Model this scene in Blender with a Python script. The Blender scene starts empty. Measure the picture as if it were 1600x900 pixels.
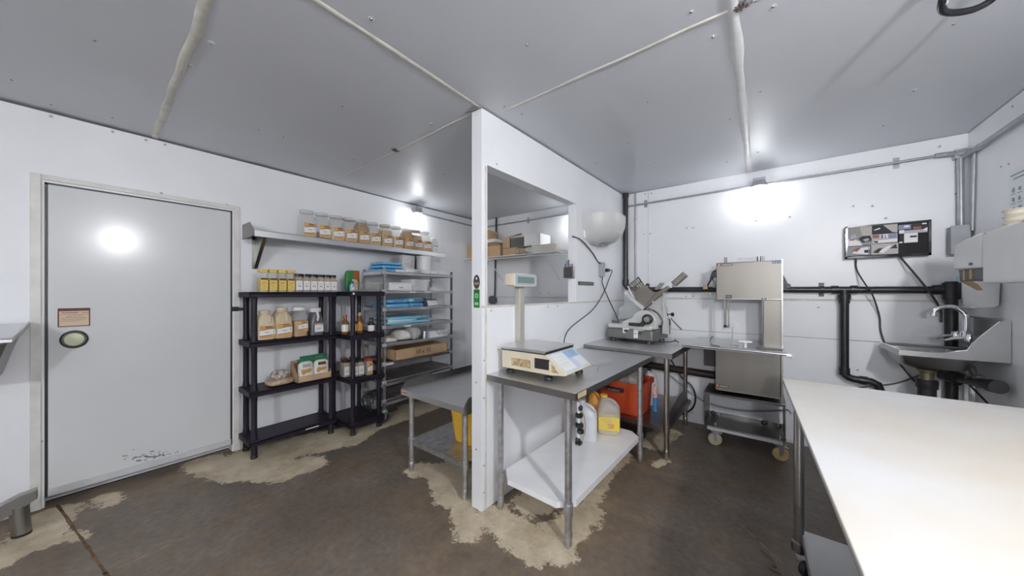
import bpy, bmesh, math, random
from mathutils import Vector, Matrix, noise
random.seed(7)
PI = math.pi
COL = bpy.context.scene.collection
sc = bpy.context.scene
V = Vector

# ------------------------------------------------------------ camera model
FP = 511.0; CH = 1.45; Y0 = 458.0
YAW = math.atan(390 / FP)
FW = V((-math.sin(YAW), math.cos(YAW), 0)); RT = V((math.cos(YAW), math.sin(YAW), 0)); CP = V((0, 0, CH))
def ray(px, py): return FW * FP + RT * (px - 800) + V((0, 0, Y0 - py))
def _on(px, py, ax, v):
    r = ray(px, py); return CP + r * ((v - CP[ax]) / r[ax])
def onx(px, py, x): return _on(px, py, 0, x)      # photo measurement -> point on a wall plane x = const
def ony(px, py, y): return _on(px, py, 1, y)
def onz(px, py, z): return _on(px, py, 2, z)

# ------------------------------------------------------------ materials
MATS = {}
def mat(name, col, rough=.5, metal=0., var=0., vscale=6., bump=0., bscale=40., alpha=1., emis=0., ecol=None, spec=.5, col2=None, rvar=0., stretch=None, coat=0.):
    if name in MATS: return MATS[name]
    m = bpy.data.materials.new(name); m.use_nodes = True
    nt = m.node_tree; N = nt.nodes; L = nt.links
    p = N['Principled BSDF']
    p.inputs['Base Color'].default_value = (*col, 1); p.inputs['Roughness'].default_value = rough
    p.inputs['Metallic'].default_value = metal; p.inputs['Alpha'].default_value = alpha
    p.inputs['Specular IOR Level'].default_value = spec
    p.inputs['Coat Weight'].default_value = coat
    if emis:
        p.inputs['Emission Color'].default_value = (*(ecol or col), 1); p.inputs['Emission Strength'].default_value = emis
    if var or bump or rvar or col2:
        tc = N.new('ShaderNodeTexCoord'); src = tc.outputs['Object']
        if stretch:
            mp = N.new('ShaderNodeMapping'); mp.inputs['Scale'].default_value = stretch; L.new(src, mp.inputs['Vector']); src = mp.outputs[0]
        nz = N.new('ShaderNodeTexNoise'); nz.inputs['Scale'].default_value = vscale; nz.inputs['Detail'].default_value = 5
        L.new(src, nz.inputs['Vector'])
        if var or col2:
            cr = N.new('ShaderNodeValToRGB')
            a = col2 or tuple(max(0, c * (1 - var)) for c in col); b = col if col2 else tuple(min(1, c * (1 + var)) for c in col)
            cr.color_ramp.elements[0].color = (*a, 1); cr.color_ramp.elements[1].color = (*b, 1)
            cr.color_ramp.elements[0].position = .32; cr.color_ramp.elements[1].position = .68
            L.new(nz.outputs['Fac'], cr.inputs[0]); L.new(cr.outputs[0], p.inputs['Base Color'])
        if rvar:
            mr = N.new('ShaderNodeMapRange'); mr.inputs['To Min'].default_value = max(.02, rough - rvar); mr.inputs['To Max'].default_value = rough + rvar
            L.new(nz.outputs['Fac'], mr.inputs['Value']); L.new(mr.outputs[0], p.inputs['Roughness'])
        if bump:
            n2 = N.new('ShaderNodeTexNoise'); n2.inputs['Scale'].default_value = bscale; n2.inputs['Detail'].default_value = 3
            L.new(src, n2.inputs['Vector'])
            b = N.new('ShaderNodeBump'); b.inputs['Strength'].default_value = bump; b.inputs['Distance'].default_value = .01
            L.new(n2.outputs['Fac'], b.inputs['Height']); L.new(b.outputs[0], p.inputs['Normal'])
    MATS[name] = m
    return m

WALL = mat('white_wall_panel', (.84, .85, .875), .32, var=.035, vscale=1.6, bump=.03, bscale=5, spec=.45)
CEIL = mat('ceiling_panel', (.61, .625, .665), .42, var=.03, vscale=1.1, bump=.12, bscale=2.2, spec=.6)
DOORM = mat('door_skin', (.66, .67, .675), .17, var=.02, vscale=2, bump=.05, bscale=3, spec=.35)
CREAM = mat('yellowed_caulk', (.64, .62, .56), .55, var=.12, vscale=14)
SEAMW = mat('white_seam_caulk', (.74, .74, .74), .4, var=.06, vscale=14)
STEEL = mat('brushed_steel', (.72, .72, .73), .37, 1, var=.04, vscale=2.5, rvar=.03)
SINKS = mat('sink_steel', (.44, .44, .44), .33, 1, var=.05, vscale=3, rvar=.03)
STEELD = mat('dull_steel', (.34, .335, .325), .34, 1, var=.06, vscale=4, rvar=.03, stretch=(1, 1, .2))
STEELW = mat('saw_steel', (.23, .215, .195), .42, 1, var=.06, vscale=5, rvar=.05, stretch=(1, 1, .12))
GALV = mat('galvanised_steel', (.50, .50, .51), .42, .85, var=.2, vscale=22, rvar=.1)
GALVL = mat('galvanised_sheet', (.93, .93, .94), .4, 0, var=.04, vscale=5, bump=.03, bscale=6)
CHROME = mat('chrome', (.85, .85, .87), .08, 1)
BLACKP = mat('black_drain_pipe', (.018, .018, .02), .38, var=.2, vscale=8)
SHELFP = mat('black_plastic_shelf', (.016, .012, .022), .5, var=.2, vscale=12, spec=.3)
BLK = mat('black_plastic', (.02, .02, .022), .4)
DKG = mat('dark_grey_plastic', (.09, .09, .09), .5, var=.1)
GREY = mat('grey_painted_metal', (.33, .34, .36), .45, var=.05)
CONDUIT = mat('grey_conduit', (.36, .37, .39), .4, .4, var=.1, vscale=12)
WHITE = mat('white_plastic', (.80, .80, .80), .35, var=.02)
POLY = mat('cutting_board_white', (.76, .765, .77), .5, col2=(.69, .63, .54), vscale=1.6, bump=.04, bscale=30)
PAPER = mat('paper_white', (.82, .82, .81), .8)
CARD = mat('cardboard', (.50, .34, .20), .85, var=.08, vscale=7, bump=.05)
CARDD = mat('cardboard_inside', (.30, .20, .12), .9, var=.1)
YEL = mat('yellow_plastic', (.80, .48, .05), .45, var=.05)
ORG = mat('orange_plastic', (.70, .30, .04), .45, var=.06)
REDBIN = mat('red_orange_bin', (.56, .075, .025), .42, var=.08, vscale=4)
BEIGE = mat('beige_plastic', (.62, .53, .38), .45, var=.05)
BEIGEL = mat('scale_cream_plastic', (.68, .61, .47), .45, var=.05, vscale=9)
RUST = mat('rust_stain', (.30, .16, .05), .8, col2=(.60, .50, .34), vscale=45)
LABW = mat('label_white', (.80, .79, .78), .6)
LABO = mat('label_orange', (.60, .33, .10), .6)
LABY = mat('label_yellow', (.78, .56, .16), .6)
LABB = mat('label_brown', (.10, .035, .02), .6)
INK = mat('ink_dark', (.06, .055, .06), .7)
INKG = mat('ink_grey', (.38, .36, .36), .7)
INKB = mat('ink_blue', (.05, .07, .20), .7)
LABR = mat('label_red', (.52, .07, .03), .55)
BLUE = mat('label_blue', (.04, .16, .38), .5)
GREEN = mat('green_sticker', (.025, .20, .04), .5)
GREENL = mat('green_sticker_light', (.30, .62, .30), .5)
CLEAR = mat('clear_plastic', (.66, .67, .66), .12, alpha=.24, spec=.6)
CLEARF = mat('frosted_clear_plastic', (.78, .78, .76), .35, alpha=.72, var=.05)
TAN = mat('tan_spice', (.58, .42, .22), .9, var=.15, vscale=60)
TANL = mat('pale_spice', (.66, .56, .40), .9, var=.12, vscale=50)
TAND = mat('brown_spice', (.36, .20, .07), .9, var=.3, vscale=60)
TANO = mat('orange_brown_spice', (.55, .30, .09), .9, var=.2, vscale=50)
SPY = mat('yellow_spice', (.70, .53, .14), .9, var=.1, vscale=40)
DKSP = mat('dark_spice', (.06, .045, .035), .8, var=.4, vscale=50)
BLUEBAG = mat('blue_bag_plastic', (.13, .38, .66), .28, col2=(.20, .50, .76), vscale=9, bump=.5, bscale=22)
CYANBAG = mat('pale_blue_bag_plastic', (.22, .52, .68), .28, col2=(.34, .66, .78), vscale=7, bump=.5, bscale=18)
BAGW = mat('clear_bag_plastic', (.74, .72, .66), .3, var=.1, vscale=15, bump=.6, bscale=25)
MARBLE = mat('marbled_paper', (.74, .74, .73), .7, col2=(.52, .53, .54), vscale=22)
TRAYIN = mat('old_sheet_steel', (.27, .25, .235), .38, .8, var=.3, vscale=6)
SCREW = mat('screw_metal', (.30, .30, .31), .35, .7)
WASH = mat('white_washer', (.75, .75, .75), .5)
GLOW = mat('lit_glass_jar', (1, 1, 1), .3, emis=17, ecol=(.95, .98, 1.0))
GLOW2 = mat('bright_glass_jar', (1, 1, 1), .3, emis=470, ecol=(.97, .98, 1.0))
GLASS = mat('mint_enamel', (.35, .55, .48), .4)
WOOD = mat('tan_wood', (.50, .33, .17), .7, var=.1)
RUBBER = mat('cream_caster_tyre', (.56, .50, .38), .5, var=.1, vscale=20)
RUBBERO = mat('yellowed_caster_wheel', (.62, .45, .20), .5, var=.15, vscale=20)
SLW = mat('slicer_light_enamel', (.62, .62, .60), .25, .3, var=.04)
SLG = mat('slicer_cast_grey', (.20, .195, .185), .38, .6, var=.1, vscale=10)
BRONZE = mat('carriage_steel', (.235, .21, .185), .42, .9, var=.08, vscale=6)

# ------------------------------------------------------------ mesh builder (world coordinates; build() makes them local to the thing)
def cr_spline(pts, k=6):
    pts = [V(p) for p in pts]; out = []
    P = [pts[0] * 2 - pts[1]] + pts + [pts[-1] * 2 - pts[-2]]
    for i in range(1, len(P) - 2):
        a, b, c, d = P[i - 1:i + 3]
        for j in range(k):
            t = j / k
            out.append(.5 * ((2 * b) + (c - a) * t + (2 * a - 5 * b + 4 * c - d) * t * t + (3 * b - a - 3 * c + d) * t ** 3))
    out.append(pts[-1]); return out

class B:
    def __init__(s): s.bm = bmesh.new(); s.mi = 0; s.T = None
    def _add(s, vs, fs):
        bv = [s.bm.verts.new(s.T @ V(v) if s.T else v) for v in vs]
        for f in fs:
            try:
                fc = s.bm.faces.new([bv[i] for i in f]); fc.material_index = s.mi
            except ValueError: pass
        return s
    def box(s, c, d, R=None):
        c = V(c); h = V(d) / 2
        vs = []
        for z in (-1, 1):
            for x, y in ((-1, -1), (1, -1), (1, 1), (-1, 1)):
                v = V((x * h.x, y * h.y, z * h.z))
                if R: v = R @ v
                vs.append(c + v)
        return s._add(vs, [(3, 2, 1, 0), (4, 5, 6, 7), (0, 1, 5, 4), (1, 2, 6, 5), (2, 3, 7, 6), (3, 0, 4, 7)])
    def bb(s, x0, x1, y0, y1, z0, z1): return s.box(((x0 + x1) / 2, (y0 + y1) / 2, (z0 + z1) / 2), (abs(x1 - x0), abs(y1 - y0), abs(z1 - z0)))
    def tube(s, pts, r, n=10, caps=True):
        pts = [V(p) for p in pts]; vs = []; fs = []
        rr = r if isinstance(r, (list, tuple)) else [r] * len(pts)
        t = (pts[1] - pts[0]).normalized(); a = t.orthogonal().normalized()
        for i, p in enumerate(pts):
            if i == 0: tt = pts[1] - pts[0]
            elif i == len(pts) - 1: tt = pts[-1] - pts[-2]
            else: tt = (pts[i + 1] - p).normalized() + (p - pts[i - 1]).normalized()
            tt = tt.normalized()
            a = (a - tt * a.dot(tt)).normalized(); b = tt.cross(a)
            for k in range(n):
                w = 2 * PI * k / n; vs.append(p + (a * math.cos(w) + b * math.sin(w)) * rr[i])
        for i in range(len(pts) - 1):
            for k in range(n):
                fs.append((i * n + k, i * n + (k + 1) % n, (i + 1) * n + (k + 1) % n, (i + 1) * n + k))
        if caps: fs += [tuple(reversed(range(n))), tuple(range((len(pts) - 1) * n, len(pts) * n))]
        return s._add(vs, fs)
    def cyl(s, p0, p1, r, r2=None, n=20): return s.tube([p0, p1], [r, r if r2 is None else r2], n)
    def lathe(s, prof, c=(0, 0, 0), n=24, R=None):
        c = V(c); vs = []; fs = []; m = len(prof)
        for r, z in prof:
            for k in range(n):
                w = 2 * PI * k / n; v = V((r * math.cos(w), r * math.sin(w), z))
                vs.append(c + (R @ v if R else v))
        for i in range(m - 1):
            for k in range(n): fs.append((i * n + k, i * n + (k + 1) % n, (i + 1) * n + (k + 1) % n, (i + 1) * n + k))
        fs += [tuple(reversed(range(n))), tuple(range((m - 1) * n, m * n))]
        return s._add(vs, fs)
    def loft(s, secs, c=(0, 0, 0), n=28, R=None, cap=True):     # secs: (z, half x, half y, exponent[, dx, dy])
        c = V(c); vs = []; fs = []; m = len(secs)
        for q in secs:
            z, hx, hy, e = q[:4]; dx, dy = (q[4], q[5]) if len(q) > 4 else (0, 0)
            for k in range(n):
                w = 2 * PI * (k + .5) / n; cs, sn = math.cos(w), math.sin(w)
                v = V((dx + hx * math.copysign(abs(cs) ** (2 / e), cs), dy + hy * math.copysign(abs(sn) ** (2 / e), sn), z))
                vs.append(c + (R @ v if R else v))
        for i in range(m - 1):
            for k in range(n): fs.append((i * n + k, i * n + (k + 1) % n, (i + 1) * n + (k + 1) % n, (i + 1) * n + k))
        if cap: fs += [tuple(reversed(range(n))), tuple(range((m - 1) * n, m * n))]
        return s._add(vs, fs)
    def prism(s, poly, vec):            # closed polygon of 3D points pushed along vec
        vec = V(vec); n = len(poly); P = [V(p) for p in poly]
        vs = P + [p + vec for p in P]
        fs = [tuple(reversed(range(n))), tuple(range(n, 2 * n))] + [(i, (i + 1) % n, n + (i + 1) % n, n + i) for i in range(n)]
        return s._add(vs, fs)
    def blob(s, c, d, p=4., amp=.1, seed=0, cuts=7, freq=5., R=None):
        c = V(c); h = V(d) / 2; b2 = bmesh.new(); bmesh.ops.create_cube(b2, size=2)
        bmesh.ops.subdivide_edges(b2, edges=b2.edges[:], cuts=cuts, use_grid_fill=True)
        idx = {}; vs = []
        for i, v in enumerate(b2.verts):
            q = v.co; l = (abs(q.x) ** p + abs(q.y) ** p + abs(q.z) ** p) ** (1 / p); q = q / l
            w = V((q.x * h.x, q.y * h.y, q.z * h.z))
            nv = noise.noise_vector(w * freq + V((seed * 7.3, seed * 3.1, seed)))
            w = w + V((nv.x * h.x, nv.y * h.y, nv.z * h.z)) * amp
            if w.z < -h.z: w.z = -h.z
            if R: w = R @ w
            idx[v] = i; vs.append(c + w)
        fs = [tuple(idx[v] for v in f.verts) for f in b2.faces]; b2.free()
        return s._add(vs, fs)
    def build(s, name, m, parent=None, bev=0, loc=None, flat=False, thick=None, local=False, ang=38):
        me = bpy.data.meshes.new(name)
        root = parent
        while root is not None and root.parent: root = root.parent
        org = V(loc) if loc is not None else (V(root.location) if root is not None else V((0, 0, 0)))
        if not local: bmesh.ops.translate(s.bm, verts=s.bm.verts, vec=-org)
        bmesh.ops.recalc_face_normals(s.bm, faces=s.bm.faces)
        if not flat:
            ca = math.radians(ang)
            for f in s.bm.faces: f.smooth = True
            for e in s.bm.edges:
                if len(e.link_faces) != 2 or e.calc_face_angle(0) > ca: e.smooth = False
        s.bm.to_mesh(me); s.bm.free()
        for mm in (m if isinstance(m, (list, tuple)) else [m]): me.materials.append(mm)
        o = bpy.data.objects.new(name, me); COL.objects.link(o)
        if parent is not None: o.parent = parent
        else: o.location = org
        if bev:
            md = o.modifiers.new('bevel', 'BEVEL'); md.width = bev; md.segments = 2; md.limit_method = 'ANGLE'; md.angle_limit = math.radians(40)
        return o

def tag(o, label, cat, group=None, kind=None):
    o['label'] = label; o['category'] = cat
    if group: o['group'] = group
    if kind: o['kind'] = kind
    return o
def thing(name, loc, label, cat, group=None, rz=0):
    o = bpy.data.objects.new(name, None); o.empty_display_size = .05; COL.objects.link(o)
    o.location = loc; o.rotation_euler = (0, 0, rz)
    return tag(o, label, cat, group)
def struct(o, label=None):
    o['kind'] = 'structure'
    if label: o['label'] = label
    return o
def copy_tree(o, parent=None):
    c = o.copy(); COL.objects.link(c)
    if parent is not None: c.parent = parent
    for ch in [x for x in COL.objects if x.parent == o]: copy_tree(ch, c)
    return c
def relabel(o, loc, label, group=None, rz=None):
    o.location = loc
    if label: o['label'] = label
    if group: o['group'] = group
    if rz is not None: o.rotation_euler = (0, 0, rz)
    return o
def text_part(s, size, m, parent, loc, rot, name='lettering', ext=.0006, sx=1, font_align='CENTER'):
    cu = bpy.data.curves.new('txt', 'FONT'); cu.body = s; cu.size = size; cu.extrude = ext; cu.align_x = font_align; cu.align_y = 'CENTER'
    t = bpy.data.objects.new('txt', cu); COL.objects.link(t)
    dg = bpy.context.evaluated_depsgraph_get(); me = bpy.data.meshes.new_from_object(t.evaluated_get(dg))
    bpy.data.objects.remove(t); bpy.data.curves.remove(cu)
    me.materials.clear(); me.materials.append(m); me.name = name
    o = bpy.data.objects.new(name, me); COL.objects.link(o)
    root = parent
    while root.parent: root = root.parent
    o.parent = parent; o.location = V(loc) - V(root.location); o.rotation_euler = rot; o.scale = (sx, 1, 1)
    return o
FX = (PI / 2, 0, PI / 2)      # reads from +x
FY = (PI / 2, 0, 0)           # reads from -y
RX = lambda a: Matrix.Rotation(a, 3, 'X'); RY = lambda a: Matrix.Rotation(a, 3, 'Y'); RZ = lambda a: Matrix.Rotation(a, 3, 'Z')

def squiggle(b, p, u, v, w, h, n=4, t=.0012, r=.0012):         # an illegible pen line, starts at p, runs along u
    p = V(p); u = V(u); v = V(v); pts = []
    for i in range(n * 4 + 1): pts.append(p + u * (w * i / (n * 4)) + v * (h * (.5 * math.sin(i * 1.9) + .25 * math.sin(i * .7))))
    b.tube(pts, r, 5)

# ------------------------------------------------------------ room shell
XL, XR, YB, YF, ZC = -3.85, 1.27, 4.15, -2.7, 2.69
DY0, DY1, DZ0, DZ1 = -.16, .825, .07, 2.2

def capsule(px, py, a, b, r):
    ax, ay = a; bx, by = b; dx, dy = bx - ax, by - ay; L2 = dx * dx + dy * dy or 1e-9
    t = max(0, min(1, ((px - ax) * dx + (py - ay) * dy) / L2))
    return math.hypot(px - ax - t * dx, py - ay - t * dy) - r
PAINT = [((-3.8, .62), (-3.35, .75), .14), ((-3.5, .75), (-3.1, 1.0), .17), ((-3.2, .9), (-3.05, 1.15), .15), ((-3.6, 1.0), (-3.35, 1.6), .26),
         ((-3.4, 1.7), (-3.42, 2.9), .19), ((-3.6, 2.5), (-3.3, 3.6), .12),
         ((-2.22, 1.68), (-2.0, 1.82), .12), ((-2.05, 1.8), (-1.75, 1.62), .15), ((-1.75, 1.65), (-1.42, 1.42), .09), ((-1.8, 1.9), (-1.65, 2.6), .16),
         ((-1.38, 1.62), (-1.02, 1.55), .12), ((-1.15, 1.6), (-.92, 1.62), .11), ((-.97, 1.7), (-.92, 2.0), .12), ((-1.25, 1.9), (-1.05, 2.9), .15), ((-.93, 2.1), (-1.0, 2.6), .06),
         ((-.85, 3.3), (-.78, 3.7), .12), ((-.72, 2.92), (-.66, 3.05), .04),
         ((-3.7, -.12), (-3.35, -.18), .12), ((-3.72, .1), (-3.55, .12), .05), ((-3.3, -.04), (-3.2, -.02), .04), ((-3.3, -.3), (-3.6, -.5), .12)]
DIRT = [((-3.8, -.2), (-3.3, -.35), .3), ((-1.45, 1.5), (-.95, 1.5), .22), ((-.9, 1.6), (-.9, 2.9), .18), ((-3.75, .1), (-3.6, .8), .15), ((-1.8, 1.5), (-1.5, 1.5), .12)]
def make_floor():
    x0, x1, y0, y1, st = XL - .1, XR + .1, YF - .1, YB + .1, .03
    nx = int((x1 - x0) / st); ny = int((y1 - y0) / st)
    vs = []; pa = []
    for j in range(ny + 1):
        for i in range(nx + 1):
            x = x0 + (x1 - x0) * i / nx; y = y0 + (y1 - y0) * j / ny
            d = min(capsule(x, y, *c) for c in PAINT); e = min(capsule(x, y, *c) for c in DIRT)
            vs.append((x, y, 0)); pa.append((max(0, min(1, .5 - d * 3.2)), max(0, min(1, .5 - e * 2)), 0, 1))
    fs = [(j * (nx + 1) + i, j * (nx + 1) + i + 1, (j + 1) * (nx + 1) + i + 1, (j + 1) * (nx + 1) + i) for j in range(ny) for i in range(nx)]
    n0 = len(vs)
    for (x, y) in ((x0, y0), (x1, y0), (x1, y1), (x0, y1)): vs.append((x, y, -.1))
    me = bpy.data.meshes.new('floor'); me.from_pydata(vs, [], fs + [(n0 + 3, n0 + 2, n0 + 1, n0)])
    at = me.color_attributes.new('worn', 'FLOAT_COLOR', 'POINT')
    for i, c in enumerate(pa): at.data[i].color = c
    for i in range(n0, n0 + 4): at.data[i].color = (0, 0, 0, 1)
    m = bpy.data.materials.new('worn_concrete'); m.use_nodes = True; N = m.node_tree.nodes; L = m.node_tree.links; p = N['Principled BSDF']
    tc = N.new('ShaderNodeTexCoord'); O = tc.outputs['Object']
    def nz(s, d=6, rough=.6):
        q = N.new('ShaderNodeTexNoise'); q.inputs['Scale'].default_value = s; q.inputs['Detail'].default_value = d; q.inputs['Roughness'].default_value = rough
        L.new(O, q.inputs['Vector']); return q.outputs['Fac']
    def ramp(src, pos):
        r = N.new('ShaderNodeValToRGB'); els = r.color_ramp.elements
        els[0].position, els[0].color = pos[0][0], (*pos[0][1], 1); els[1].position, els[1].color = pos[1][0], (*pos[1][1], 1)
        for q in pos[2:]: e = els.new(q[0]); e.color = (*q[1], 1)
        L.new(src, r.inputs[0]); return r.outputs[0]
    def mix(f, a, b, bt='MIX'):
        q = N.new('ShaderNodeMix'); q.data_type = 'RGBA'; q.blend_type = bt
        if isinstance(f, float): q.inputs[0].default_value = f
        else: L.new(f, q.inputs[0])
        L.new(a, q.inputs[6]); L.new(b, q.inputs[7]); return q.outputs[2]
    def math_(op, a, b, c=None):
        q = N.new('ShaderNodeMath'); q.operation = op
        for i, v in enumerate((a, b, c)):
            if v is None: continue
            if isinstance(v, (int, float)): q.inputs[i].default_value = v
            else: L.new(v, q.inputs[i])
        return q.outputs[0]
    base = ramp(nz(1.7, 8, .65), [(.3, (.118, .096, .078)), (.7, (.235, .195, .158)), (.5, (.17, .14, .113))])
    fine = ramp(nz(26, 4), [(.35, (.72, .72, .72)), (.65, (1.12, 1.12, 1.12))])
    base = mix(.75, base, fine, 'MULTIPLY')
    at_n = N.new('ShaderNodeAttribute'); at_n.attribute_name = 'worn'
    sp = N.new('ShaderNodeSeparateColor'); L.new(at_n.outputs['Color'], sp.inputs[0])
    ragged = math_('ADD', math_('MULTIPLY', math_('SUBTRACT', nz(9, 8, .72), .5), .75), math_('MULTIPLY', math_('SUBTRACT', nz(45, 3, .7), .5), .35))
    f = math_('ADD', sp.outputs[0], ragged)
    mr = N.new('ShaderNodeMapRange'); mr.inputs['From Min'].default_value = .475; mr.inputs['From Max'].default_value = .53; L.new(f, mr.inputs['Value'])
    wear = N.new('ShaderNodeMapRange'); wear.inputs['From Min'].default_value = .30; wear.inputs['From Max'].default_value = .38; L.new(nz(38, 5, .75), wear.inputs['Value'])
    paintf = math_('MULTIPLY', mr.outputs[0], wear.outputs[0])
    paint = ramp(nz(5), [(.3, (.52, .43, .30)), (.7, (.72, .63, .47))])
    dirtf = math_('MULTIPLY', math_('MULTIPLY', sp.outputs[1], nz(4)), 1.1)
    dirt = ramp(nz(8), [(.3, (.10, .06, .03)), (.7, (.30, .21, .12))])
    c1 = mix(dirtf, base, dirt); c2 = mix(paintf, c1, paint); stain = ramp(nz(3.1, 7, .7), [(.46, (0, 0, 0)), (.62, (.75, .75, .75))]); c2 = mix(stain, c2, mix(.55, c2, dirt))
    # grains of dust
    dust = ramp(nz(120, 2), [(.70, (0, 0, 0)), (.74, (1, 1, 1))]); c3 = mix(math_('MULTIPLY', dust, .25), c2, paint)
    L.new(c3, p.inputs['Base Color'])
    rr = N.new('ShaderNodeMapRange'); rr.inputs['To Min'].default_value = .3; rr.inputs['To Max'].default_value = .58; L.new(nz(3), rr.inputs['Value'])
    L.new(math_('ADD', rr.outputs[0], math_('MULTIPLY', paintf, .15)), p.inputs['Roughness'])
    p.inputs['Specular IOR Level'].default_value = .45
    bp = N.new('ShaderNodeBump'); bp.inputs['Strength'].default_value = .25; bp.inputs['Distance'].default_value = .004
    L.new(math_('ADD', nz(30), paintf), bp.inputs['Height']); L.new(bp.outputs[0], p.inputs['Normal'])
    me.materials.append(m)
    for pl in me.polygons: pl.use_smooth = True
    o = bpy.data.objects.new('floor', me); COL.objects.link(o); return struct(o, 'brown worn concrete floor with flaking cream paint')
floor = make_floor()
JL = mat('joint_sand', (.42, .33, .21), .9, col2=(.14, .10, .07), vscale=18)
JD = mat('joint_dark', (.04, .03, .02), .9, col2=(.22, .13, .06), vscale=9)
def joint(pts, w, m, z=.0006):
    b = B(); P = []
    for i in range(len(pts) - 1):
        a, c = V(pts[i]), V(pts[i + 1]); n = max(2, int((c - a).length / .05))
        for k in range(n): P.append(a.lerp(c, k / n))
    P.append(V(pts[-1])); L_, R_ = [], []
    for i, q in enumerate(P):
        t = (P[min(i + 1, len(P) - 1)] - P[max(i - 1, 0)]).normalized(); nn = V((-t.y, t.x)); ww = w * (.6 + .8 * random.random()); q = q + nn * random.uniform(-1, 1) * .0015
        L_.append((*(q + nn * ww), z)); R_.append((*(q - nn * ww), z))
    n = len(P); b._add(L_ + R_, [(i, i + 1, n + i + 1, n + i) for i in range(n - 1)])
    return b.build('control_joint', m, floor, flat=True)
joint([(-2.69, YF), (-2.70, .08), (-2.745, .9), (-2.73, 2.0), (-2.72, 4.14)], .0045, JL)
joint([(-3.84, -.11), (-2.70, .07), (1.2, .66)], .007, JD)
joint([(-.72, 4.1), (-.66, 3.05), (-.24, 2.65), (.06, 2.31), (.8, 1.5)], .0035, JL)

b = B()
b.bb(XL - .12, XL, YF - .1, DY0, 0, ZC - .014); b.bb(XL - .12, XL, DY1, YB + .1, 0, ZC - .014); b.bb(XL - .12, XL, DY0, DY1, DZ1, ZC - .014)
b.bb(XL - .14, XL - .12, DY0 - .1, DY1 + .1, 0, DZ1 + .1)
wall_left = struct(b.build('wall_left', WALL), 'white panelled wall holding the door and the steel shelf')
b = B(); b.bb(XL - .1, XR + .1, YB, YB + .1, 0, ZC - .001)
wall_back = struct(b.build('wall_back', WALL), 'white panelled back wall behind the slicer, saw and sink')
b = B(); b.bb(XR, XR + .1, YF - .1, YB + .1, 0, ZC - .004)
wall_right = struct(b.build('wall_right', WALL), 'white wall with the hand sink')
b = B(); b.bb(XL - .1, XR + .1, YF - .1, YF, 0, ZC)
wall_front = struct(b.build('wall_front', WALL), 'white wall behind the camera')
# ceiling: gently bulging panels
def make_ceiling():
    st = .07; x0, x1, y0, y1 = XL - .12, XR + .12, YF - .12, YB + .12
    nx = int((x1 - x0) / st); ny = int((y1 - y0) / st); vs = []; n = (nx + 1) * (ny + 1)
    for j in range(ny + 1):
        for i in range(nx + 1):
            x = x0 + (x1 - x0) * i / nx; y = y0 + (y1 - y0) * j / ny
            vs.append((x, y, ZC + .006 * noise.noise(V((x * 1.4, y * 1.4, 3))) + .002))
    fs = [(j * (nx + 1) + i, (j + 1) * (nx + 1) + i, (j + 1) * (nx + 1) + i + 1, j * (nx + 1) + i + 1) for j in range(ny) for i in range(nx)]
    for (x, y) in ((x0, y0), (x1, y0), (x1, y1), (x0, y1)): vs.append((x, y, ZC + .1))
    me = bpy.data.meshes.new('ceiling'); me.from_pydata(vs, [], fs + [(n, n + 1, n + 2, n + 3)])
    for p in me.polygons: p.use_smooth = True
    me.materials.append(CEIL); o = bpy.data.objects.new('ceiling', me); COL.objects.link(o); return struct(o, 'glossy grey-white panelled ceiling')
ceiling = make_ceiling()
# partition (slightly out of square), local frame: x across from the room face, y along
PR = -math.radians(2.1); PO = V((-1.475, 1.6, 0)); PM = Matrix.Rotation(PR, 3, 'Z')
def pw(x, y, z): return PO + PM @ V((x, y, z))
wp = bpy.data.objects.new('wall_partition', None); bpy.data.objects.remove(wp)
b = B(); PL = 2.54; PT = .092; OY0, OY1, OZ0, OZ1 = .055, 1.30, 1.365, 2.315
b.bb(-PT, 0, 0, OY0, 0, ZC - .012); b.bb(-PT, 0, OY1, PL, 0, ZC - .012); b.bb(-PT, 0, OY0, OY1, 0, OZ0); b.bb(-PT, 0, OY0, OY1, OZ1, ZC - .012)
bmesh.ops.remove_doubles(b.bm, verts=b.bm.verts, dist=1e-5)
wall_partition = b.build('wall_partition', WALL, local=True); wall_partition.location = PO; wall_partition.rotation_euler = (0, 0, PR)
struct(wall_partition, 'white partition wall with a large pass-through opening')

def trim(n, bld, m, label, **k): return struct(bld.build('trim_%d' % n, m, **k), label)
# door frame
b = B(); t = .012
b.bb(XL, XL + t, DY0 - .055, DY0 - .012, 0, DZ1 + .05); b.bb(XL, XL + t, DY1 + .012, DY1 + .055, 0, DZ1 + .05); b.bb(XL, XL + t, DY0 - .012, DY1 + .012, DZ1 + .015, DZ1 + .05)
trim(1, b, CREAM if False else mat('door_frame_paint', (.70, .69, .65), .4, var=.08, vscale=10), 'off-white frame strips around the cooler door', bev=.003)
def ribbon(pts, w, th, m, n, label, wob=.006, up=V((0, 0, -1))):
    b = B(); P = []
    for i in range(len(pts) - 1):
        a, c = V(pts[i]), V(pts[i + 1]); k = max(2, int((c - a).length / .06))
        P += [a.lerp(c, q / k) for q in range(k)]
    P.append(V(pts[-1])); t0 = (P[-1] - P[0]).normalized(); s = t0.cross(up).normalized(); rows = []
    for i, q in enumerate(P):
        wv = w * (1 + .35 * noise.noise(q * 5)); q = q + s * wob * noise.noise(q * 3 + V((9, 0, 0)))
        rows.append([q - s * wv, q - s * wv * .6 + up * th, q + s * wv * .5 + up * th * (1 + .6 * noise.noise(q * 8)), q + s * wv])
    vs = [p for r in rows for p in r]; fs = []
    for i in range(len(rows) - 1):
        for k in range(3): fs.append((i * 4 + k, i * 4 + k + 1, (i + 1) * 4 + k + 1, (i + 1) * 4 + k))
    b._add(vs, fs); return trim(n, b, m, label, ang=80)
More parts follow.
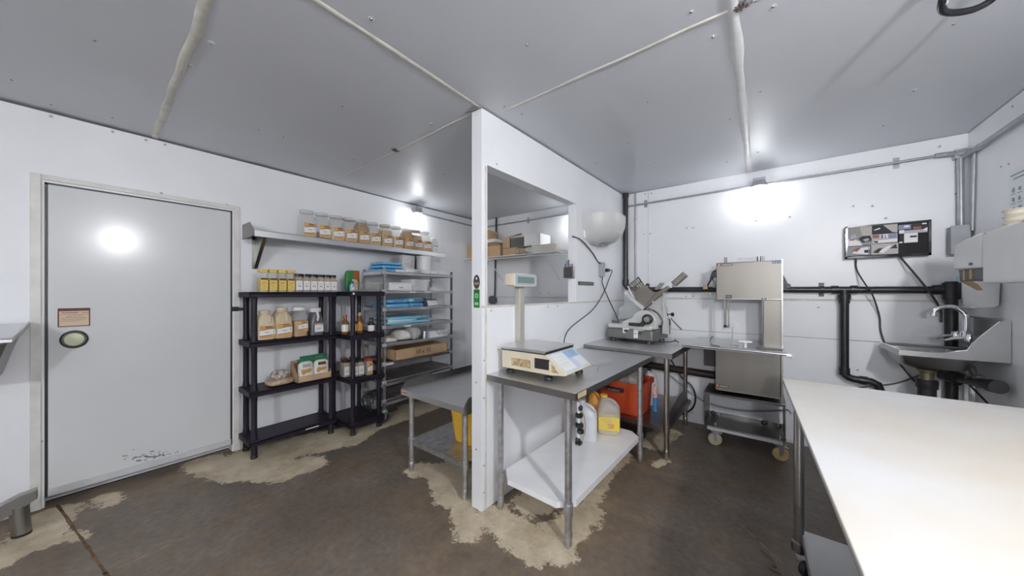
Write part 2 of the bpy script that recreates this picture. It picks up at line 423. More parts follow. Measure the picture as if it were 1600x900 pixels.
zc = ZC + .002
ribbon([(-3.84, .345, zc), (-1.5, .31, zc), (1.25, .3, zc)], .022, .009, CREAM, 2, 'sagging caulked ceiling seam left of the door', .014)
ribbon([(-1.50, .32, zc), (-1.50, 1.62, zc)], .014, .005, CREAM, 3, 'ceiling seam running to the partition')
ribbon([(-3.84, 1.68, zc), (-1.5, 1.63, zc)], .010, .005, CREAM, 4, 'ceiling seam over the closet side')
ribbon([(-1.40, 1.74, zc), (-.1, 1.72, zc)], .011, .005, CREAM, 5, 'ceiling seam right of the partition')
ribbon([(-.06, .33, zc), (-.1, 1.7, zc), (-.1, 4.13, zc)], .026, .010, SEAMW, 6, 'thick ceiling seam running to the lamp')
ribbon([(-.03, 1.72, zc), (1.26, 1.72, zc)], .012, .005, SEAMW, 7, 'thin ceiling seam at the upper right')
def wallseam(n, p0, p1, w, m, label, off=.003, ax=1):
    b = B(); a, c = V(p0), V(p1); d = (c - a).normalized()
    L_ = (c - a).length
    k = max(2, int(L_ / .1))
    for i in range(k):
        q0 = a.lerp(c, i / k); q1 = a.lerp(c, (i + 1) / k); mid = (q0 + q1) / 2; ww = w * random.uniform(.8, 1.15)
        if abs(d.z) > .9: b.box(mid, (ww if ax == 1 else off, off if ax == 1 else ww, L_ / k + .001))
        elif ax == 1: b.box(mid, (L_ / k + .001, off, ww))
        else: b.box(mid, (off, L_ / k + .001, ww))
    return trim(n, b, m, label)
wallseam(8, (-1.36, YB - .0015, 1.39), (XR, YB - .0015, 1.385), .02, CREAM, 'yellowed horizontal panel joint on the back wall')
wallseam(9, (-1.36, YB - .0015, 1.03), (XR, YB - .0015, 1.03), .007, mat('joint_grey', (.42, .43, .45), .6), 'lower horizontal panel joint on the back wall')
wallseam(10, (-1.09, YB - .0015, 1.39), (-1.09, YB - .0015, ZC - .01), .016, SEAMW, 'upright panel joint on the back wall', )
wallseam(11, (XL + .02, YB - .0015, 1.385), (-1.5, YB - .0015, 1.385), .016, CREAM, 'horizontal panel joint on the closet back wall')
b = B()
b.bb(0, .004, .0, PL, 1.352, 1.366); b.bb(0, .003, .03, .045, 0, 2.3)
o = trim(12, b, CREAM, 'cream caulk lines on the partition', local=True); o.location = PO; o.rotation_euler = (0, 0, PR)
b = B(); b.bb(XL, XL + .006, DY0 - .1, DY0 - .012, 0, .1); b.bb(XL, XL + .006, DY1 + .012, DY1 + .08, 0, .12)
trim(13, b, CREAM, 'cream caulk patch at the foot of the door frame')

# screws: small children of the wall or ceiling they are driven into
def screw_mesh():
    b = B(); b.lathe([(.001, 0), (.013, 0), (.012, .002), (.001, .0025)], n=14); b.mi = 1; b.lathe([(.001, .002), (.0065, .0025), (.005, .006), (.0005, .007)], n=10)
    o = b.build('screw', [WASH, SCREW], wall_left, local=True); return o
scr0 = screw_mesh(); scr_used = [False]
def screw(par, wloc, normal, s=1.):
    if not scr_used[0]: o = scr0; scr_used[0] = True
    else: o = scr0.copy(); COL.objects.link(o)
    o.parent = par
    M = Matrix.Translation(par.location) @ par.rotation_euler.to_matrix().to_4x4()
    o.location = M.inverted() @ V(wloc); q = V(normal).to_track_quat('Z', 'Y'); o.rotation_mode = 'QUATERNION'
    o.rotation_quaternion = par.rotation_euler.to_quaternion().inverted() @ q; o.scale = (s, s, s)
for (px, py) in ((56, 291), (92, 279), (370, 332), (370, 397), (60, 493), (60, 575), (64, 690), (252, 302), (372, 620), (370, 480), (355, 320), (372, 505), (176, 190), (228, 213), (258, 220), (80, 172)):
    p = onx(px, py, XL + .001); screw(wall_left, (XL, p.y, min(p.z, 2.655)), (1, 0, 0))
for (px, py) in ((1073, 356), (1083, 356), (1181, 345), (1234, 339), (1008, 303), (1018, 302), (1006, 366), (1016, 365), (1072, 463), (1083, 463), (1330, 468), (1340, 578), (1363, 322), (1384, 341), (1333, 322), (1279, 480), (1074, 645), (1082, 645), (1493, 303), (1468, 229), (1075, 543), (845, 458), (858, 458)):
    p = ony(px, py, YB); screw(wall_back, (p.x, YB, p.z), (0, -1, 0))
for (px, py) in ((1565, 260), (1577, 256), (1583, 166), (1570, 700)):
    p = onx(px, py, XR); screw(wall_right, (XR, p.y, p.z), (-1, 0, 0), .8)
for (px, py) in ((580, 30), (535, 166), (147, 63), (297, 103), (443, 214), (404, 203), (674, 194), (552, 249), (571, 254), (646, 226), (695, 272), (640, 256), (18, 125), (1080, 19), (1114, 58), (1208, 11), (1012, 159), (1141, 186), (1188, 143), (981, 223), (932, 255), (1024, 254), (1049, 286), (1136, 253), (1184, 238), (815, 178), (788, 166), (1490, 38), (1427, 142), (1380, 196), (968, 294), (823, 70), (330, 68), (80, 163), (176, 184)):
    p = onz(px, py, ZC); screw(ceiling, (p.x, p.y, ZC + .004), (0, 0, -1), 1.15)
for (x, y, z) in ((0, .02, .12), (0, .025, 1.0), (0, .02, .75), (0, .09, 1.33), (0, .8, 1.335), (0, .95, 1.335), (0, .15, 2.35), (0, 1.45, 1.36), (0, .02, .3), (0, 1.5, 1.55)):
    screw(wall_partition, pw(x, y, z), PM @ V((1, 0, 0)), .8)
for z in (.4, .85): screw(wall_partition, pw(-.05, 0, z), PM @ V((0, -1, 0)), .8)

# ------------------------------------------------------------ door
door = bpy.data.objects.new('door_1', None); COL.objects.link(door); door.location = (XL, (DY0 + DY1) / 2, .07); struct(door, 'grey-white insulated cooler door')
b = B(); b.bb(XL - .09, XL + .018, DY0 + .014, DY1 - .014, DZ0 + .01, DZ1 - .014); b.build('door_slab', DOORM, door, bev=.004)
b = B(); b.bb(XL + .018, XL + .028, DY0 + .014, DY1 - .014, DZ0 + .008, DZ0 + .055)
for i in range(5): y = DY0 + .06 + i * .21; b.cyl((XL + .028, y, DZ0 + .03), (XL + .031, y, DZ0 + .03), .006)
b.build('bottom_strip', mat('door_sweep', (.6, .61, .62), .35, .2, var=.05), door)
b = B(); b.bb(XL - .05, XL + .004, DY0, DY0 + .013, DZ0, DZ1); b.bb(XL - .05, XL + .004, DY1 - .013, DY1, DZ0, DZ1); b.bb(XL - .05, XL + .004, DY0, DY1, DZ1 - .013, DZ1)
b.build('gasket', BLK, door)
xs = XL + .018
p0 = onx(90, 482, xs); p1 = onx(141, 509, xs)
b = B(); b.mi = 0; b.bb(xs, xs + .002, p0.y, p1.y, p1.z, p0.z); b.mi = 1; b.bb(xs, xs + .0026, p0.y + .006, p1.y - .006, p1.z + .006, p0.z - .02)
b.mi = 2
W = p1.y - p0.y
for k in range(9): b.bb(xs, xs + .003, p0.y + .03 + k * .008, p0.y + .036 + k * .008, p0.z - .013, p0.z - .006)
squiggle(b, (xs + .0026, p0.y + .015, p0.z - .032), (0, 1, 0), (0, 0, 1), W * .5, .008, 8, r=.0016)
squiggle(b, (xs + .0026, p0.y + .03 + W * .5, p0.z - .032), (0, 1, 0), (0, 0, 1), W * .28, .005, 6, r=.0012)
for k, (a, e) in enumerate(((.02, .95), (.2, .78), (.05, .9), (.08, .88), (.04, .7))): b.bb(xs, xs + .003, p0.y + W * a + .004, p0.y + W * e, p0.z - .046 - k * .011, p0.z - .044 - k * .011)
b.build('notice_plate', [LABB, mat('notice_cream', (.66, .50, .36), .6), LABB], door)
pc = onx(116, 530, xs)
b = B(); b.lathe([(.001, 0), (.062, 0), (.062, .008), (.052, .016), (.044, .016), (.044, .01), (.001, .01)], c=pc, n=32, R=RY(PI / 2)); hs = b.build('release_rim', mat('rim_grey', (.10, .10, .085), .35, .6), door)
b = B(); b.lathe([(.046, .006), (.046, .012), (.042, .019), (.03, .022), (.001, .023)], c=pc, n=32, R=RY(PI / 2)); b.build('release_knob', mat('glow_knob', (.62, .64, .46), .4), hs)
DIRTK = mat('black_scuff', (.05, .05, .05), .8)
b = B()
for k in range(34):
    q = onx(240 + random.gauss(0, 18) , 712 + random.gauss(0, 3.4), xs); q.z = max(q.z - (q.y - .45) * .02, DZ0 + .07)
    b.box((xs + .0004, q.y, q.z), (.0008, random.uniform(.004, .03), random.uniform(.002, .008)), RX(random.uniform(-.5, .5)))
b.build('scuff_marks', DIRTK, door, flat=True)
# ------------------------------------------------------------ steel wall shelf
sh = thing('wall_shelf', (XL, 1.97, 1.98), 'long stainless steel shelf bracketed to the wall beside the door', 'shelf')
b = B(); b.bb(XL + .003, -3.49, .90, 3.05, 1.995, 2.0); b.bb(-3.494, -3.49, .90, 3.05, 1.945, 2.0); b.bb(-3.51, -3.494, .9, 3.05, 1.945, 1.948)
b.build('shelf_board', STEEL, sh, bev=.0015)
b = B(); b.prism([(XL + .003, .897, 1.955), (-3.50, .897, 1.955), (-3.50, .897, 2.0), (-3.62, .897, 2.085), (XL + .003, .897, 2.085)], (0, .004, 0)); b.build('end_upstand', STEELD, sh)
b = B(); b.bb(XL + .003, XL + .006, .9, 3.05, 1.96, 2.06); b.bb(-3.8, XL + .003, 3.047, 3.051, 1.958, 2.03); b.build('back_upstand', STEEL, sh)
for y in (.99, 2.86):
    b = B(); b.prism([(XL + .003, y, 1.99), (-3.54, y, 1.99), (-3.54, y, 1.965), (XL + .03, y, 1.685), (XL + .003, y, 1.685)], (0, .004, 0))
    b.prism([(-3.54, y - .012, 1.965), (-3.545, y - .012, 1.965), (XL + .03, y - .012, 1.69), (XL + .034, y - .012, 1.685)], (0, .028, 0))
    b.bb(XL + .003, XL + .006, y - .02, y + .02, 1.68, 1.99)
    b.build('bracket', STEELD, sh)

def label_panel(parent, x, y, z, w, h, style=0, name='paper_label'):    # faces +x; y,z = centre
    b = B(); y0, z0 = y - w / 2, z - h / 2; e = .0006
    if style == 0:       # orange with a slanted white band and dark swooshes
        b.mi = 0; b.bb(x, x + e, y0, y0 + w, z0, z0 + h)
        b.mi = 1; b.prism([(x + e, y0, z0 + h * .16), (x + e, y0 + w, z0 + h * .30), (x + e, y0 + w, z0 + h * .78), (x + e, y0, z0 + h * .62)], (e, 0, 0))
        b.mi = 2
        b.prism([(x + e * 2, y0, z0 + h * .58), (x + e * 2, y0 + w * .5, z0 + h * .72), (x + e * 2, y0 + w, z0 + h * .74), (x + e * 2, y0 + w, z0 + h * .80), (x + e * 2, y0 + w * .45, z0 + h * .77)], (e, 0, 0))
        b.prism([(x + e * 2, y0, z0 + h * .17), (x + e * 2, y0 + w * .6, z0 + h * .2), (x + e * 2, y0 + w, z0 + h * .36), (x + e * 2, y0 + w * .6, z0 + h * .25), (x + e * 2, y0, z0 + h * .21)], (e, 0, 0))
        for k in range(5): b.bb(x + e, x + e * 2, y0 + w * (.38 + .09 * k), y0 + w * (.44 + .09 * k), z0 + h * .84, z0 + h * .95)
        b.mi = 3; b.bb(x + e * 2, x + e * 3, y0 + w * .3, y0 + w * .65, z0 + h * .47, z0 + h * .52); b.bb(x + e * 2, x + e * 3, y0 + w * .38, y0 + w * .6, z0 + h * .40, z0 + h * .43); b.bb(x + e * 2, x + e * 3, y0 + w * .86, y0 + w * .92, z0 + h * .42, z0 + h * .66)
        mm = [LABO, LABW, LABB, INKG]
    elif style == 1:     # white with a brown head band
        b.mi = 0; b.bb(x, x + e, y0, y0 + w, z0, z0 + h); b.mi = 1; b.bb(x + e, x + 2 * e, y0 + w * .05, y0 + w * .95, z0 + h * .84, z0 + h * .98)
        b.mi = 2; b.bb(x + 2 * e, x + 3 * e, y0 + w * .2, y0 + w * .8, z0 + h * .88, z0 + h * .94)
        b.mi = 3; b.bb(x + e, x + 2 * e, y0 + w * .25, y0 + w * .75, z0 + h * .3, z0 + h * .40); b.bb(x + e, x + 2 * e, y0 + w * .2, y0 + w * .8, z0 + h * .55, z0 + h * .58)
        mm = [LABW, LABB, LABY, INKG]
    elif style == 2:     # yellow
        b.mi = 0; b.bb(x, x + e, y0, y0 + w, z0, z0 + h); b.mi = 1; b.bb(x + e, x + 2 * e, y0 + w * .04, y0 + w * .96, z0 + h * .82, z0 + h * .98)
        b.mi = 2; b.bb(x + e, x + 2 * e, y0 + w * .2, y0 + w * .75, z0 + h * .52, z0 + h * .66); b.bb(x + e, x + 2 * e, y0 + w * .3, y0 + w * .65, z0 + h * .3, z0 + h * .36)
        mm = [SPY, LABB, LABO, INKG]
    return b.build(name, mm, parent, flat=True)

def big_jar(y, fill, fm, lid, label, x=-3.63, z=2.0, h=.275, w=.066, lab=0):
    t = thing('spice_jar', (x, y, z), label, 'jar', 'square spice jars on the steel wall shelf')
    b = B(); b.loft([(z + .001, w * .9, w * .9, 6), (z + .006, w, w, 7), (z + h * .62, w, w, 7), (z + h * .72, w * .97, w * .97, 5), (z + h * .82, w * .86, w * .86, 2.4), (z + h * .95, w * .84, w * .84, 2)], (x, y, 0)); b.build('jar_body', CLEAR, t)
    b = B(); hh = z + .008 + fill * h * .9; ww = w - .003
    if fill < .65: b.loft([(z + .006, ww, ww, 7), (hh, ww, ww, 7)], (x, y, 0))
    else: b.loft([(z + .006, ww, ww, 7), (z + h * .62, ww, ww, 7), (z + h * .72, ww * .95, ww * .95, 5), (hh, ww * .84, ww * .84, 2.2)], (x, y, 0))
    b.build('contents', fm, t)
    b = B(); b.lathe([(w * .88, z + h * .90), (w * .93, z + h * .905), (w * .93, z + h * .99), (w * .86, z + h)], (x, y, 0), 28); b.build('lid', lid, t)
    label_panel(t, x + w, y + .008, z + h * .30, w * 1.62, h * .46, lab)
LIDC = mat('clear_lid', (.72, .74, .74), .2, alpha=.6); LIDT = mat('tan_lid', (.56, .50, .44), .5); LIDW = mat('white_lid', (.76, .76, .75), .4)
LB = ['empty clear spice jar at the left end of the steel wall shelf', 'clear jar with dark seeds under its label, second on the wall shelf',
      'clear jar with a little pale spice, third from the left on the wall shelf', 'jar with a pinkish-tan lid on the steel wall shelf',
      'short-looking jar packed with dark brown bay leaves on the wall shelf', 'hazy clear jar just right of the dark brown one on the wall shelf',
      'tan-filled jar with a brown spice line at its neck, seventh on the wall shelf', 'hazy jar half full of tan powder in the middle of the wall shelf',
      'jar filled to the neck with orange-brown spice on the wall shelf', 'jar of light orange spice right of the orange-brown one',
      'pale washed-out jar second from the right end of the wall shelf']
YJ = [1.36, 1.50, 1.64, 1.78, 1.92, 2.06, 2.215, 2.365, 2.52, 2.655, 2.80]
spec = [(.06, TANL, LIDC), (.25, DKSP, LIDC), (.34, TANL, LIDC), (.4, TAN, LIDT), (.93, TAND, LIDC), (.5, TANL, LIDC), (.72, TAN, LIDT), (.55, TANL, LIDC), (.92, TANO, LIDC), (.78, TAN, LIDT), (.5, TANL, LIDC)]
for y, s_, l in zip(YJ, spec, LB): big_jar(y, *s_, l, w=.068)
t = thing('seasoning_tub', (-3.63, 2.96, 2.0), 'small grey tub with a white label at the right end of the wall shelf', 'container')
b = B(); b.loft([(2.001, .05, .05, 7), (2.12, .052, .052, 7), (2.17, .045, .045, 3), (2.2, .042, .042, 2)], (-3.63, 2.95, 0)); b.build('tub_body', CLEARF, t)
b = B(); b.bb(-3.69, -3.60, 2.93, 2.96, 2.2, 2.225); b.build('lid', LIDC, t)
label_panel(t, -3.578, 2.95, 2.06, .08, .09, 1)

# ------------------------------------------------------------ black plastic shelf units
def shelf_unit(x0, x1, y0, y1, tiers, label, ribs=True):
    t = thing('plastic_shelf_unit', ((x0 + x1) / 2, (y0 + y1) / 2, 0), label, 'shelving unit')
    for i, z in enumerate(tiers):
        b = B(); b.bb(x0, x1, y0, y1, z - .02, z - .004)
        b.bb(x0, x1, y0, y0 + .012, z - .048, z); b.bb(x0, x1, y1 - .012, y1, z - .048, z); b.bb(x0, x0 + .012, y0, y1, z - .048, z); b.bb(x1 - .012, x1, y0, y1, z - .048, z)
        for px in (x0 + .045, x1 - .045):
            for py in (y0 + .045, y1 - .045): b.lathe([(.033, z - .052), (.036, z - .03), (.036, z - .003), (.03, z + .001)], (px, py, 0), 16)
        b.build('shelf_board', SHELFP, t, bev=.004)
    for px in (x0 + .045, x1 - .045):
        for py in (y0 + .045, y1 - .045):
            b = B()
            for k in range(len(tiers) - 1):
                a, c = sorted(tiers)[k], sorted(tiers)[k + 1]; b.lathe([(.026, a - .002), (.025, a + .02), (.022, a + .05), (.022, c - .1), (.025, c - .06), (.026, c - .045)], (px, py, 0), 16)
            lo = min(tiers); b.lathe([(.024, .03), (.022, lo - .045)], (px, py, 0), 14)
            b.build('post', SHELFP, t)
            b = B(); b.lathe([(.027, 0), (.028, .012), (.022, .035), (.02, .045)], (px, py, 0), 16); b.build('foot', BLK, t)
    return t
TA = [1.46, 1.025, .59, .16]; TB = [1.467, 1.02, .575, .125]
u1 = shelf_unit(-3.825, -3.50, .865, 1.60, TA, 'dark plastic four-tier shelf unit against the wall nearest the door')
u2 = shelf_unit(-3.79, -3.275, 1.625, 2.0, TB, 'deeper dark plastic shelf unit between the first unit and the tray rack')
b = B(); b.bb(-3.499, -3.4985, 1.30, 1.42, .128, .136); b.build('paper_scrap', PAPER, u1, flat=True)
b = B(); b.cyl((-3.275, 1.655, 1.445), (-3.2735, 1.655, 1.445), .011, n=16); b.build('round_sticker', PAPER, u2)
# wall clip on left post
t = thing('wall_clip', (-3.84, .86, 1.31), 'small black bracket on the wall at the left post of the shelf unit', 'bracket')
b = B(); b.bb(XL + .001, XL + .02, .82, .87, 1.285, 1.325); b.build('clip_plate', BLK, t, bev=.003)
b = B(); b.cyl((-3.83, .84, 1.305), (-3.79, .90, 1.305), .012); b.build('clip_pin', BLK, t)

def small_jar(kind, y, label, x=-3.56, z=1.46, group=None):
    t = thing('spice_container', (x, y, z), label, 'container', group)
    if kind == 'yellow':
        w, d, h = .033, .048, .205
        b = B(); b.loft([(z + .001, d * .95, w * .95, 8), (z + .005, d, w, 8), (z + h * .80, d, w, 8), (z + h * .86, d * .9, w * .9, 5)], (x, y, 0)); b.build('jar_body', CLEARF if False else CLEAR, t)
        b = B(); b.loft([(z + .004, d - .003, w - .003, 8), (z + h * .6, d - .003, w - .003, 8)], (x, y, 0)); b.build('contents', SPY, t)
        b = B(); b.loft([(z + h * .86, d * .96, w * .96, 8), (z + h * .98, d * .96, w * .96, 8), (z + h, d * .9, w * .9, 6)], (x, y, 0)); b.build('lid', mat('yellow_cap', (.72, .52, .12), .45), t)
        label_panel(t, x + d, y, z + h * .36, w * 1.75, h * .52, 2)
    else:
        w, d, h = .031, .045, .178
        b = B(); b.loft([(z + .001, d * .95, w * .95, 8), (z + .005, d, w, 8), (z + h * .74, d, w, 8), (z + h * .86, d * .85, w * .85, 4)], (x, y, 0)); b.build('jar_body', mat('smoky_jar', (.34, .30, .27), .3, var=.15), t)
        b = B(); b.loft([(z + h * .84, d * .93, w * .93, 5), (z + h * .99, d * .93, w * .93, 5)], (x, y, 0)); b.build('lid', BLK if kind == 'black' else mat('red_cap', (.45, .05, .03), .4), t)
        label_panel(t, x + d, y, z + h * .41, w * 1.85, h * .6, 1 if kind == 'black' else 0)
    return t
on_ = ['leftmost', 'second', 'third', 'fourth']
for y, n_ in zip((.975, 1.045, 1.117, 1.187), ('nearest the door', 'second from the left', 'third from the left', 'beside the first black-lidded one')):
    small_jar('yellow', y, 'yellow-capped spice container on the top black shelf, ' + n_, group='yellow-capped spice containers')
for k, (y, n_) in enumerate(zip((1.26, 1.3245, 1.389, 1.4525, 1.516, 1.578), ('next to the yellow-capped ones', 'second of six from the left', 'third of six from the left', 'fourth of six from the left', 'fifth of six from the left', 'next to the green bag'))):
    if True: small_jar('black', y - .006, 'white-labelled container with a black lid on the top shelf, ' + n_, group='black-lidded spice containers')
    else: small_jar('black', 1.662, 'white-labelled container with a black lid on the top shelf, ' + n_, x=-3.6, z=1.467, group='black-lidded spice containers')
# green and brown snack bag, leaning
t = thing('snack_bag', (-3.6, 1.80, 1.467), 'green and brown foil bag standing on the top shelf behind the blue bottle', 'bag')
b = B(); b.blob((-3.60, 1.80, 1.585), (.05, .15, .235), 5, .06, 3); b.build('bag_body', GREEN, t)
b = B(); b.mi = 0; b.bb(-3.579, -3.571, 1.80, 1.872, 1.60, 1.70); b.mi = 1; b.bb(-3.574, -3.566, 1.79, 1.84, 1.52, 1.60); b.mi = 2; b.bb(-3.579, -3.569, 1.81, 1.86, 1.555, 1.575)
b.build('bag_print', [mat('bag_rust', (.32, .08, .02), .4), LABW, LABO], t, bev=.003)
t = thing('blue_bottle', (-3.46, 1.71, 1.467), 'small blue-capped bottle in front of the green bag', 'bottle')
b = B(); b.lathe([(.02, 1.468), (.023, 1.472), (.023, 1.53), (.012, 1.545), (.012, 1.552)], (-3.44, 1.72, 0)); b.build('bottle_body', mat('pale_blue', (.30, .55, .70), .3), t)
b = B(); b.lathe([(.015, 1.55), (.015, 1.572), (.008, 1.578)], (-3.44, 1.72, 0)); b.build('cap', mat('navy_cap', (.02, .04, .16), .4), t)
b = B(); b.bb(-3.417, -3.416, 1.704, 1.736, 1.485, 1.51); b.build('paper_label', LABW, t, flat=True)
t = thing('snack_pouch', (-3.5, 1.77, 1.467), 'small amber pouch leaning beside the blue-capped bottle', 'pouch')
b = B(); b.blob((-3.48, 1.775, 1.53), (.035, .055, .125), 3.5, .14, 9); b.build('pouch', mat('amber_pouch', (.50, .28, .06), .35, col2=(.66, .55, .40), vscale=30), t)
for k, (yy, zz, n_) in enumerate(((1.90, 1.467, 'clear plastic tub on the top black shelf next to the tray rack'), )):
    t = thing('clear_tub', (-3.5, yy, zz), n_, 'tub')
    b = B(); b.loft([(zz, .16, .075, 6), (zz + .085, .18, .09, 6)], (-3.48, yy, 0)); b.build('tub_body', CLEAR, t)
    b = B(); b.loft([(zz + .085, .185, .095, 6), (zz + .098, .185, .095, 6)], (-3.48, yy, 0)); b.build('rim', CLEAR, t)
# middle tier: jugs and jars
def square_jug(y, z, label, fm, lidm, h=.27, w=.07, x=-3.60, lid=True, panel=0):
    t = thing('seasoning_jug', (x, y, z), label, 'jug', 'seasoning jugs on the second shelf')
    b = B(); b.loft([(z + .001, w * .94, w * .9, 6), (z + .008, w, w * .97, 7), (z + h * .58, w, w * .97, 7), (z + h * .76, w * .92, w * .88, 4), (z + h * .86, w * .6, w * .6, 2.3), (z + h * .92, w * .6, w * .6, 2)], (x, y, 0)); b.build('jug_body', fm, t)
    b = B(); b.loft([(z + h * .90, w * .66, w * .66, 2), (z + h, w * .66, w * .66, 2)], (x, y, 0)); b.build('lid', lidm, t)
    b = B(); b.tube(cr_spline([(x + w * .9, y + .02, z + h * .55), (x + w * 1.02, y + .02, z + h * .66), (x + w * .72, y + .02, z + h * .84)], 5), .012, 8); b.build('handle', lidm, t)
    label_panel(t, x + w + .001, y + .004, z + h * .27, w * 1.7, h * .42, panel); return t
square_jug(1.00, 1.03, 'beige spice jug nearest the door on the second black shelf', BEIGE, BEIGE, h=.262)
square_jug(1.135, 1.03, 'taller beige spice jug second from the door on the second shelf', mat('beige_plastic_warm', (.58, .47, .30), .45), BEIGE, h=.285)
x, y, z = -3.6, 1.28, 1.03
t = thing('seasoning_jug', (x, y, z), 'clear jar with a white lid and orange spice on the second shelf', 'jar', 'seasoning jugs on the second shelf')
b = B(); b.loft([(z + .001, .062, .06, 6), (z + .2, .065, .062, 6), (z + .235, .052, .052, 2.2), (z + .255, .05, .05, 2)], (x, y, 0)); b.build('jar_body', CLEAR, t)
b = B(); b.loft([(z + .005, .06, .057, 6), (z + .15, .061, .058, 6)], (x, y, 0)); b.build('contents', TANO, t)
b = B(); b.lathe([(.056, z + .25), (.06, z + .253), (.06, z + .283), (.052, z + .288)], (x, y, 0)); b.build('lid', LIDW, t)
label_panel(t, x + .067, y + .012, z + .1, .088, .1, 0)
x, y = -3.6, 1.425
t = thing('seasoning_jug', (x, y, z), 'dark grey jug with a pale lid at the right of the second shelf', 'jug', 'seasoning jugs on the second shelf')
b = B(); b.loft([(z + .001, .062, .058, 6), (z + .13, .064, .06, 6), (z + .2, .055, .05, 3), (z + .235, .046, .046, 2)], (x, y, 0)); b.build('jug_body', mat('smoked_plastic', (.12, .11, .12), .25), t)
b = B(); b.lathe([(.05, z + .23), (.053, z + .235), (.053, z + .268), (.048, z + .272)], (x, y, 0)); b.build('lid', LIDW, t)
b = B(); b.tube(cr_spline([(x + .05, y - .0, z + .14), (x + .073, y, z + .18), (x + .05, y, z + .235)], 5), .011, 8); b.build('handle', LIDW, t)
label_panel(t, x + .0645, y + .012, z + .075, .08, .085, 1)

def sauce_bottle(x, y, z, h, r, body, cap, lab, label, name='sauce_bottle'):
    t = thing(name, (x, y, z), label, 'bottle', 'sauce bottles on the corner shelf')
    b = B(); b.lathe([(r * .92, z + .001), (r, z + .006), (r, z + h * .58), (r * .45, z + h * .75), (r * .42, z + h * .88)], (x, y, 0), 20); b.build('bottle_body', body, t)
    b = B(); b.lathe([(r * .52, z + h * .86), (r * .54, z + h * .87), (r * .54, z + h * .99), (r * .45, z + h)], (x, y, 0), 18); b.build('cap', cap, t)
    b = B(); b.lathe([(r + .0008, z + h * .14), (r + .0012, z + h * .15), (r + .0012, z + h * .5), (r + .0008, z + h * .51)], (x, y, 0), 20); b.build('paper_label', lab, t)
DK = mat('dark_sauce_glass', (.035, .014, .008), .12, coat=.3)
AM = mat('amber_glass', (.22, .09, .02), .15)
REDC = mat('red_brown_cap', (.33, .06, .03), .4)
z = 1.02
sauce_bottle(-3.47, 1.665, z, .20, .036, AM, REDC, LABW, 'brown bottle with a red cap and white label on the corner shelf')
sauce_bottle(-3.42, 1.725, z, .205, .03, DK, BLK, LABY, 'dark bottle with a gold label on the corner shelf')
sauce_bottle(-3.42, 1.79, z, .215, .032, AM, mat('gold_cap', (.62, .45, .14), .4), LABO, 'amber bottle with a gold cap on the corner shelf')
sauce_bottle(-3.36, 1.89, z, .165, .034, DK, BLK, LABW, 'short dark bottle with a white label at the right of the corner shelf')
sauce_bottle(-3.55, 1.87, z, .215, .032, mat('red_glass', (.4, .05, .02), .2), LIDW, LABR, 'red bottle with a white cap behind the short dark bottle')
# third tier
t = thing('cracker_bag', (-3.6, 1.09, .59), 'clear bag of brown nuts lying on the third shelf', 'bag')
b = B(); b.blob((-3.60, 1.12, .622), (.17, .23, .06), 3, .18, 4, freq=8); b.build('bag_body', mat('nut_bag', (.40, .24, .12), .4, col2=(.62, .50, .38), vscale=30, bump=.4), t)
b = B(); b.blob((-3.62, 1.13, .685), (.09, .15, .085), 2.6, .25, 8, freq=10); b.build('bag_top', mat('bag_top', (.70, .68, .63), .35, col2=(.10, .045, .03), vscale=40), t)
t = thing('display_carton', (-3.58, 1.38, .59), 'open cardboard carton holding white and green bags on the third shelf', 'carton')
b = B(); x0, x1, y0, y1, z0 = -3.68, -3.50, 1.235, 1.54, .592
b.bb(x0, x1, y0, y1, z0, z0 + .004); b.bb(x1 - .004, x1, y0, y1, z0, z0 + .06); b.bb(x0, x0 + .004, y0, y1, z0, z0 + .19)
for yy in (y0, y1 - .004): b.prism([(x0, yy, z0), (x1, yy, z0), (x1, yy, z0 + .06), (x0 + .06, yy, z0 + .17), (x0, yy, z0 + .19)], (0, .004, 0))
b.build('carton_body', CARD, t)
BAGP = mat('white_snack_bag', (.76, .76, .73), .4, col2=(.62, .60, .54), vscale=20)
for i, (xx, yy, rz_, n_) in enumerate(((-3.535, 1.315, .05, 'white bag printed with cookies at the left front of the carton'), (-3.535, 1.455, -.04, 'white bag printed with cookies at the right front of the carton'), (-3.60, 1.36, .08, 'green-topped bag at the back left of the carton'), (-3.61, 1.47, 0, 'green-topped bag at the back right of the carton'))):
    t = thing('cookie_bag', (xx, yy, .597), n_, 'bag', 'cookie bags in the carton'); R = RZ(rz_) @ RY(-.12)
    hh = .185 if i < 2 else .20
    b = B(); b.blob((xx, yy, .6 + hh / 2), (.05, .135, hh), 4, .06, i + 11, R=R); b.build('bag_body', BAGP, t)
    b = B(); b.box(V((xx, yy, .6 + hh / 2)) + R @ V((0, 0, hh / 2 + .004)), (.012, .135, .045), R); b.build('bag_top', mat('bag_green', (.015, .10, .05), .35, col2=(.03, .19, .09), vscale=20), t)
    b = B()
    for k in range(9): b.blob(V((xx, yy, .6)) + R @ V((.020, -.03 + .018 * (k % 4) + random.uniform(-.004, .004), -.02 - .012 * (k // 4) + .0)) + V((0, 0, .118)), (.014, .034, .026), 2, .2, k, cuts=3)
    b.build('cookie_print', TANO, t)
    b = B(); b.box(V((xx, yy, .6 + hh * .78)) + R @ V((.0262, 0, 0)), (.003, .07, .03), R); b.build('brand_oval', LABB if i % 2 else INKG, t)
x0 = -3.4
